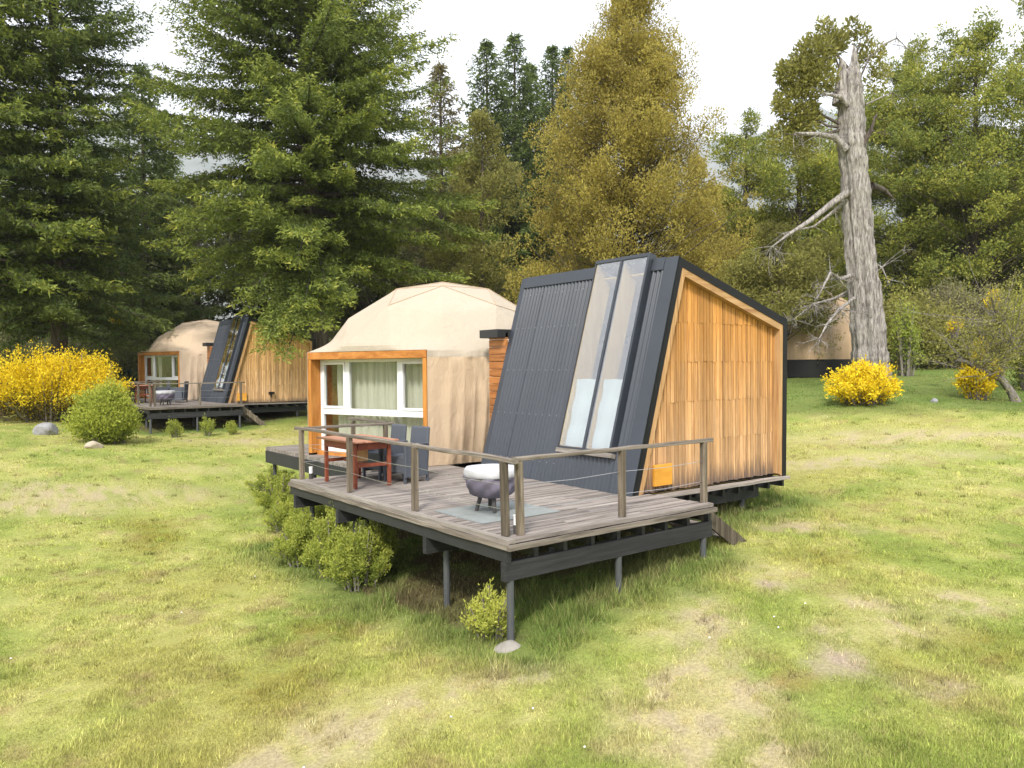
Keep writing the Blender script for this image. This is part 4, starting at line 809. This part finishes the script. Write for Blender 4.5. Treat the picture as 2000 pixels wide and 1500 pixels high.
# undergrowth at the wood's edge
for px, D, rx, h, lb, mt in [(30, 42, 2.6, 3.2, 'dark shrub under the left edge firs', 'dkbush'), (150, 45, 2.8, 3.6, 'dark shrub behind the big yellow broom', 'dkbush'), (270, 43, 2.4, 3.0, 'greenish undergrowth shrub left of the far dome', 'dkbush'), (420, 47, 2.8, 3.4, 'dark shrub behind the far dome', 'dkbush'),
        (560, 46, 2.8, 3.6, 'dark shrub behind the far cabin', 'dkbush'), (690, 42, 2.2, 2.8, 'dark shrub beside the huge fir trunk', 'dkbush'), (800, 45, 2.6, 3.4, 'dark shrub behind the near dome left shoulder', 'dkbush'), (960, 45, 2.6, 3.4, 'dark shrub behind the near dome right shoulder', 'dkbush'),
        (1480, 42, 2.0, 3.0, 'green shrub peeping over the cabin roof end', 'olive'), (1780, 38, 2.0, 3.4, 'olive round shrub right of the dead trunk', 'olive'), (1880, 44, 2.6, 4.0, 'dark shrub below the tall evergreens', 'dkbush'), (2010, 42, 2.6, 4.4, 'dark shrub at the right edge of the wood', 'dkbush'), (1700, 45, 2.4, 2.6, 'dark shrub in the shade behind the dead trunk', 'dkbush')]:
    bush('shrub', P3(px, D), rx, rx, h, lb, mt, n=15000, leaf=.17, spiky=.2, stems=10)
bush('flowering_shrub', P3(232, 43, 3.9), .45, .4, .6, 'small yellow blossom spray high in the dark firs at left', 'yellow', n=700, leaf=.12)
# dead tree
def snag():
    D = 28.5; x, y = at(1703, D); z0 = g1(x, y); root = empty('dead_tree', (x, y, z0), 'massive silver grey dead tree trunk with broken limbs and a leafy tuft near its top', 'tree'); base = (x, y, z0)
    W = lambda px, py, dd=0: np.array([*at(px, D+dd), CAM[2]+(717-py)/F*(D+dd)])
    b = MB(); ctrl = [(1702, 770, 42), (1701, 735, 37), (1699, 690, 34), (1692, 600, 32), (1682, 500, 29.5), (1675, 420, 29.5), (1669, 340, 28.5), (1664, 290, 30), (1662, 235, 27), (1661, 190, 24), (1662, 160, 19), (1667, 138, 9), (1668, 112, 4)]
    ps = []; rs = []; N = 110; cc = np.array(ctrl, float)
    for i in range(N+1):
        t_ = i/N*(len(ctrl)-1); k = min(int(t_), len(ctrl)-2); q = t_-k; v_ = cc[k]*(1-q)+cc[k+1]*q; ps.append(W(v_[0], v_[1])); rs.append(.86*v_[2]*D/F*(1+.035*math.sin(i*.9)+.03*math.sin(i*2.3)))
    n = 64; vs = []; fs = []
    for i, (p_, r) in enumerate(zip(ps, rs)):
        for k in range(n):
            q = 2*math.pi*k/n; h = p_[2]-z0
            f = 1+.10*math.sin(q*3+h*.25)+.07*math.sin(q*7-h*.4)+.045*math.sin(q*13+h*.7)+.03*math.sin(q*21+h*2)+(.10*math.sin(q*5+1) if i < 10 else 0)+.05*(lat(np.float64(k), np.float64(i))-.5)-.22*math.exp(-((q-4.3-.3*math.sin(h*.5))/.13)**2)*(.4+.6*math.sin(h*.7)**2)-.15*math.exp(-((q-3.6+.2*math.sin(h*.8))/.1)**2)*(math.sin(h*.45+2) > 0)
            vs.append((p_[0]+r*f*math.cos(q), p_[1]+r*f*math.sin(q), p_[2]+(.12*math.sin(q*2+1)+.10*math.sin(q*5)+.07*math.sin(q*9))*(i/N)**10))
    for i in range(N):
        for k in range(n): fs.append((i*n+k, i*n+(k+1) % n, (i+1)*n+(k+1) % n, (i+1)*n+k))
    fs.append(tuple(range(N*n, N*n+n))); b.add(vs, fs)
    b.tube([W(1640, 215, -.1), W(1643, 170, -.1), W(1645, 135, -.1), W(1640, 125, -.1)], [.28, .2, .12, .03], 10)
    b.build('trunk', M['barkg'], root, base, smooth=True)
    def limb(pts, r0, name='limb', mt='barkg', twigs=0, tw=14):
        b = MB(); P = [W(*p_) for p_ in pts]; m_ = len(P); b.tube(P, [.78*r0*(1-i/(m_-1))**.8+.012 for i in range(m_)], 8)
        for k in range(twigs):
            i = random.randint(max(0, m_//3), m_-1); a = P[i]; L = random.uniform(.3, 1.0); d = unit(np.array([random.uniform(-1, 1), random.uniform(-1, 1), random.uniform(-1.2, .5)])); e = unit(rng.normal(size=3)); q = [a+d*L*s+e*L*.35*s*s for s in (0, .35, .7, 1)]
            b.tube(q, [.018, .012, .008, .004], 4)
            for j in (1, 2): d2 = unit(d+rng.normal(size=3)*.8); b.tube([q[j], q[j]+d2*L*.35, q[j]+d2*L*.5+np.array([0, 0, -.1])], [.009, .006, .003], 4)
        b.build(name, M[mt], root, base, smooth=True)
    limb([(1652, 300, -.3), (1630, 278, -.5), (1600, 272, -.7), (1568, 270, -.8), (1552, 268, -.8)], .17, twigs=12)
    limb([(1655, 215, -.3), (1640, 200, -.5), (1620, 196, -.6), (1604, 194, -.6)], .13, twigs=4)
    limb([(1685, 290, -.3), (1700, 265, -.6), (1708, 240, -.6), (1715, 228, -.5)], .13, mt='bark', twigs=2)
    limb([(1655, 385, -.2), (1625, 405, -.5), (1580, 440, -.9), (1540, 465, -1.2), (1508, 488, -1.4)], .17, twigs=18)
    limb([(1660, 395, 0), (1630, 420, .2), (1590, 450, .4), (1530, 462, .6)], .10, twigs=10)
    limb([(1700, 372, 0), (1725, 380, .4), (1748, 400, .7)], .18, mt='bark', twigs=4)
    limb([(1665, 545, -.3), (1640, 552, -.8), (1622, 540, -1.), (1606, 570, -1.2), (1596, 590, -1.2)], .09, twigs=20)
    limb([(1668, 590, -.3), (1640, 610, -.8), (1615, 640, -1.2), (1600, 668, -1.4)], .08, twigs=34)
    limb([(1700, 520, 0), (1722, 530, -.4), (1734, 556, -.6)], .06, twigs=6)
    limb([(1668, 570, .3), (1630, 590, .6), (1590, 600, .6), (1550, 630, .6)], .07, twigs=34)
    limb([(1690, 215, 0), (1735, 195, .2), (1742, 192, .2)], .03, twigs=2)
    limb([(1690, 130, .2), (1725, 100, .5), (1750, 88, .5), (1770, 108, .5)], .05, twigs=10)
    # leafy tufts that grow from the old wood
    P = []; Dd = []; vs_ = []
    for px, py, R, n_, dd in [(1590, 120, .75, 1500, 0), (1560, 160, .75, 1500, .2), (1555, 210, .8, 1500, .3), (1600, 165, .65, 1100, -.2), (1575, 245, .6, 900, .3), (1625, 100, .5, 600, .3), (1535, 150, .4, 300, 0), (1525, 215, .35, 220, 0), (1615, 70, .35, 160, 0), (1680, 85, .4, 240, .4), (1700, 120, .5, 420, .5),
                             (1662, 65, .3, 140, .4), (1530, 275, .55, 500, .6), (1570, 300, .5, 400, .6), (1640, 92, .35, 250, .4), (1715, 165, .5, 300, .8), (1605, 60, .25, 90, .3)]:
        c = W(px, py, dd); d = unit(rng.normal(size=(n_, 3))); P.append(c+d*(rng.random(n_)**.4*R)[:, None]); Dd.append(d+rng.normal(size=(n_, 3))*.6+np.array([0, 0, .6])); vs_.append(.32+.5*rng.random(n_)+random.uniform(-.1, .1))
    bb = MB(); 
    for px, py in ((1590, 140), (1560, 190), (1575, 230), (1625, 105), (1700, 120), (1615, 75), (1680, 90), (1530, 270)): a = W(1655, min(py+70, 260)); c = W(px, py); bb.tube([a, (a+c)/2+np.array([0, 0, -.2]), c], [.07, .045, .015], 5)
    bb.build('live_branch', M['bark'], root, base); P = np.concatenate(P); L = .15*rng.uniform(.6, 1.4, len(P)); V_, F_ = kites(P, np.concatenate(Dd), L, L*.5); crown_obj('leafy_tuft', V_, F_, np.concatenate(vs_), M['olive'], root, base)
snag()
# brooms, shrubs and saplings
def broom(px, D, rx, ry, h, label, n, **k): return bush('broom_bush', P3(px, D), rx, ry, h, label, 'yellow', n=n, leaf=.085, spiky=.75, stems=40, wid=.5, bright=.12, group='flowering broom', **k)
broom(95, 31, 2.7, 1.8, 2.3, 'wide golden yellow broom in blossom at the left edge', 46000, low=.12, flower=.36)
broom(165, 31.5, 1.6, 1.5, 2.4, 'yellow broom behind the bright green bush at left', 18000, low=.12, flower=.3)
broom(1688, 23.8, 1.35, .95, 1.2, 'spiky yellow broom at the foot of the dead tree', 15000, flower=.1)
broom(1912, 25.5, .65, .6, 1.5, 'drooping yellow broom beside the leaning sapling at right', 8000)
bush('bush', P3(208, 25), 1.0, 1.0, 1.75, 'bright yellow green leafy bush before the left yellow broom', 'bright', n=26000, leaf=.085, spiky=.3, wid=.55, cat='bush')
def PG(px, py): x, y = gpix(px, py); return (x, y, g1(x, y))
for px, py, rx, ry, h, n, lb in [(700, 1150, .40, .36, .72, 9000, 'yellow green shrub nearest the camera beside the near deck'), (645, 1128, .34, .34, .80, 8000, 'yellow green shrub second from the camera beside the near deck'), (590, 1105, .38, .34, .62, 8000, 'yellow green shrub at the left end of the clump by the near deck'),
        (620, 1062, .45, .4, .70, 7500, 'darker shrub behind the clump beside the near deck'), (560, 1040, .42, .4, .5, 5500, 'small wispy shrub left behind the clump by the near deck'), (550, 1000, .5, .45, .62, 6500, 'low shrub under the far corner of the near deck'), (735, 1120, .26, .26, .66, 4500, 'slim shrub at the right end of the clump, under the near deck edge'), (530, 960, .5, .4, .42, 3500, 'thin low shrub farthest along the near deck')]:
    bush('juniper_shrub', PG(px, py), rx*1.22, ry*1.22, h*1.2, lb, 'juniper', n=int(n*1.7), leaf=.045, spiky=.93, stems=24, wid=.4, bright=.1, group='shrubs beside the near deck', low=.1)
bush('small_shrub', PG(955, 1252), .33, .33, .56, 'small upright yellow shrub by the front corner post of the near deck', 'juniper', n=3800, leaf=.042, spiky=.95, stems=14, wid=.45, bright=.36)
for px, D, r, h, lb in [(341, 28.0, .28, .6, 'small round shrub below the far deck, leftmost of three'), (405, 28.6, .24, .75, 'small stalked shrub below the far deck, middle of three'), (451, 28.8, .2, .5, 'small shrub below the far deck, rightmost of three')]:
    bush('small_shrub', P3(px, D), r, r, h, lb, 'juniper', n=1500, leaf=.06, spiky=.7, stems=8, bright=.1, group='shrubs below the far deck')
# leaning sapling and grey thicket at right
x, y = at(1985, 25.2); root = empty('leaning_tree', (x, y, g1(x, y)), 'leaning bare stemmed small tree with wispy grey green twigs at right', 'tree'); base = (x, y, g1(x, y))
W = lambda px, py, D=25.2: np.array([*at(px, D), CAM[2]+(717-py)/F*D])
b = MB(); b.tube([W(1988, 800), W(1975, 775), W(1958, 752), W(1935, 740), W(1905, 725), W(1885, 715), W(1868, 712)], [.16, .13, .11, .10, .08, .06, .03], 8); b.tube([W(1955, 750), W(1962, 700), W(1950, 640), W(1935, 590)], [.09, .06, .04, .02], 7)
P = []; Dd = []
for k in range(130):
    a = [W(1960, 700), W(1950, 640), W(1935, 740), W(1905, 725), W(1970, 680)][k % 5]+rng.normal(size=3)*.12; L = random.uniform(.8, 2.6); d = unit(np.array([random.uniform(-1, 1)*r_[0]+random.uniform(-.6, .6), random.uniform(-1, 1)*-.6+random.uniform(-.5, .5), random.uniform(-.1, 1.1)])); e = rng.normal(size=3)*.25
    q = [a+d*L*s+e*L*s*s for s in np.linspace(0, 1, 5)]; b.tube(q, [.018, .013, .01, .007, .003], 4)
    for j in range(60): s = random.random()**.6; P.append(a+d*L*s+e*L*s*s+rng.normal(size=3)*.12); Dd.append(d+rng.normal(size=3))
b.build('trunk', M['twig'], root, base, smooth=True); P = np.array(P); L = .075*rng.uniform(.6, 1.4, len(P)); V_, F_ = kites(P, np.array(Dd), L, L*.5); crown_obj('crown', V_, F_, .35+.5*rng.random(len(P)), M['olive'], root, base)
for px, D, rx, h, lb, mt, n in [(1850, 39, 2.0, 3.9, 'wispy grey brown thicket across the lawn right of the dead tree', 'greybush', 20000), (1935, 38, 1.7, 3.6, 'grey green thicket behind the leaning small tree', 'greybush', 15000), (2030, 28, 1.5, 3.6, 'leafy green thicket at the right edge', 'beech', 16000), (1768, 33, .75, 3.0, 'thin yellow green sapling right beside the dead trunk', 'juniper', 3600), (1610, 34, 1.3, 2.2, 'low olive shrub before the brown tent', 'olive', 8000)]:
    bush('thicket_shrub', P3(px, D), rx, rx*.8, h, lb, mt, n=n, leaf=.13, spiky=.3, stems=30, low=.05)
lobes_tree('evergreen_tree', P3(1528, 33), hgt(1528, 455, 33), pol([(0, .6), (.3, 2.2), (.5, 3.0), (.8, 2.4), (1, .6)]), 'drooping evergreen between the cabin roof end and the dead tree, over the brown tent', 'olive', nl=120, lr=(.45, .85), nleaf=480, leaf=.13, cb=.36, trunk_r=.2, wid=.5, group='evergreen trees on the right')
for px, py, D in ((1938, 600, 27.2), (1865, 650, 27.5), (1915, 690, 26.8)):
    x, y = at(px, D); bush('blossom_sprig', (x, y, CAM[2]+(717-py)/F*D-.3), .3, .25, .7, {1938: 'tall yellow blossom sprig above the leaning small tree', 1865: 'small yellow blossom sprig in the grey thicket', 1915: 'low yellow blossom sprig over the drooping broom'}[px], 'yellow', n=420, leaf=.09, spiky=.7, group='flowering broom')
# ---------------- grass blades
def blades(N, Dr, name, hs=(.014, .036), tuft=False):
    a0, a1 = Dr; u = rng.random(N); D = 1/(1/a0+(1/a1-1/a0)*u); lt = (rng.random(N)*2-1)*(D*.80+3.2); X = CAM[0]+fh[0]*D+rh[0]*lt; Y = CAM[1]+fh[1]*D+rh[1]*lt
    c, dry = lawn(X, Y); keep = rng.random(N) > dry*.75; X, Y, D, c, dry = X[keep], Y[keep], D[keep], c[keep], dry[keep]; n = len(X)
    if tuft:
        kx = rng.integers(0, n, n//26); idx = kx[rng.integers(0, len(kx), n)]; X = X[idx]+rng.normal(size=n)*.045; Y = Y[idx]+rng.normal(size=n)*.045; D = D[idx]; tc_ = (.5+rng.random(n//26*2))[idx % (n//26*2)]; c = c[idx]*tc_[:, None]; dry = dry[idx]*0
    z = gz(X, Y); cl = fbm(X*2.2, Y*2.2, 3); h = rng.uniform(*hs, n)*(1+np.clip(cl-.5, -.3, .4)*2.2)*(1-.5*dry)
    lush = np.clip(1.1-np.minimum(np.hypot(np.maximum(np.maximum(-X, X-3.7), 0), np.maximum(np.maximum(-Y, Y-7), 0)), np.hypot(np.maximum(np.maximum(3-X, X-7.3), 0), np.maximum(np.maximum(1-Y, Y-12), 0))), 0, 1)
    h = h*(1+lush*rng.uniform(.5, 3.2, n)*(cl > .38)); inn = (X > .35) & (X < 3.3) & (Y > .4) & (Y < 6); h = np.where(inn & (Y > 2), h*.5, h)
    wd = np.maximum(.0075, D*.0011)*rng.uniform(.7, 1.4, n); th = rng.random(n)*6.283; ln = rng.uniform(.1, .8, n)*h; ph = th+rng.normal(size=n)*.8
    B = np.stack([X, Y, z-.005], 1); s = np.stack([np.cos(th), np.sin(th), np.zeros(n)], 1)*wd[:, None]/2; l_ = np.stack([-np.sin(ph)*ln, np.cos(ph)*ln, h], 1)
    V = np.stack([B-s, B+s, B+l_], 1).reshape(-1, 3); Fc = np.arange(n*3).reshape(n, 3); cc = c*rng.uniform(.7, 1.8, n)[:, None]; strw = rng.random(n) < .10; cc[strw] = np.array([.42, .38, .16])*rng.uniform(.7, 1.2, (strw.sum(), 1))
    cc = np.repeat(np.concatenate([np.clip(cc, 0, .8), np.ones((n, 1))], 1), 3, 0)
    return np_mesh(name, V, Fc, M['blade'], attrs={'col': ('FLOAT_COLOR', 'POINT', cc)})
m, t, p, o = newmat('grass_blade'); a = nd(t, 'ShaderNodeAttribute', attribute_name='col'); t.links.new(a.outputs['Color'], p.inputs['Base Color']); p.inputs['Roughness'].default_value = .7; p.inputs['Specular IOR Level'].default_value = .2
tl = nd(t, 'ShaderNodeBsdfTranslucent'); t.links.new(a.outputs['Color'], tl.inputs[0]); mx = nd(t, 'ShaderNodeMixShader'); mx.inputs[0].default_value = .35
t.links.new(p.outputs[0], mx.inputs[1]); t.links.new(tl.outputs[0], mx.inputs[2]); t.links.new(mx.outputs[0], o.inputs[0]); M['blade'] = m
tag(blades(1450000, (4.6, 34), 'grass'), 'short patchy green lawn grass around the cabins', 'grass', kind='stuff')
tag(blades(120000, (4.6, 30), 'grass_tufts', (.03, .07), True), 'taller loose tufts standing out of the short lawn', 'grass', kind='stuff')
# daisies: single white flowers in the lawn
b = MB()
for k in range(22):
    D = 6+22*random.random()**1.6; px = random.uniform(-100, 2100); x, y = at(px, D); z = g1(x, y)+.05; q = .008+.0005*D; b.add([(x+q*math.cos(a), y+q*math.sin(a), z) for a in np.arange(6)*1.047]+[(x, y, z+.01)], [(i, (i+1) % 6, 6) for i in range(6)])
tag(b.build('lawn_flowers', M['white']), 'tiny white flowers dotted in the lawn grass', 'flowers', kind='stuff')

# ---------------- pale air
m = bpy.data.materials.new('haze'); m.use_nodes = True; t = m.node_tree; t.nodes.clear(); o = t.nodes.new('ShaderNodeOutputMaterial'); v = t.nodes.new('ShaderNodeVolumePrincipled')
v.inputs['Color'].default_value = (.86, .9, .96, 1); v.inputs['Density'].default_value = .00028; v.inputs['Anisotropy'].default_value = .2; t.links.new(v.outputs[0], o.inputs['Volume'])
b = MB(); b.box(-3600, 3600, -3600, 3600, -60, 760); tag(b.build('haze', m), kind='stuff')
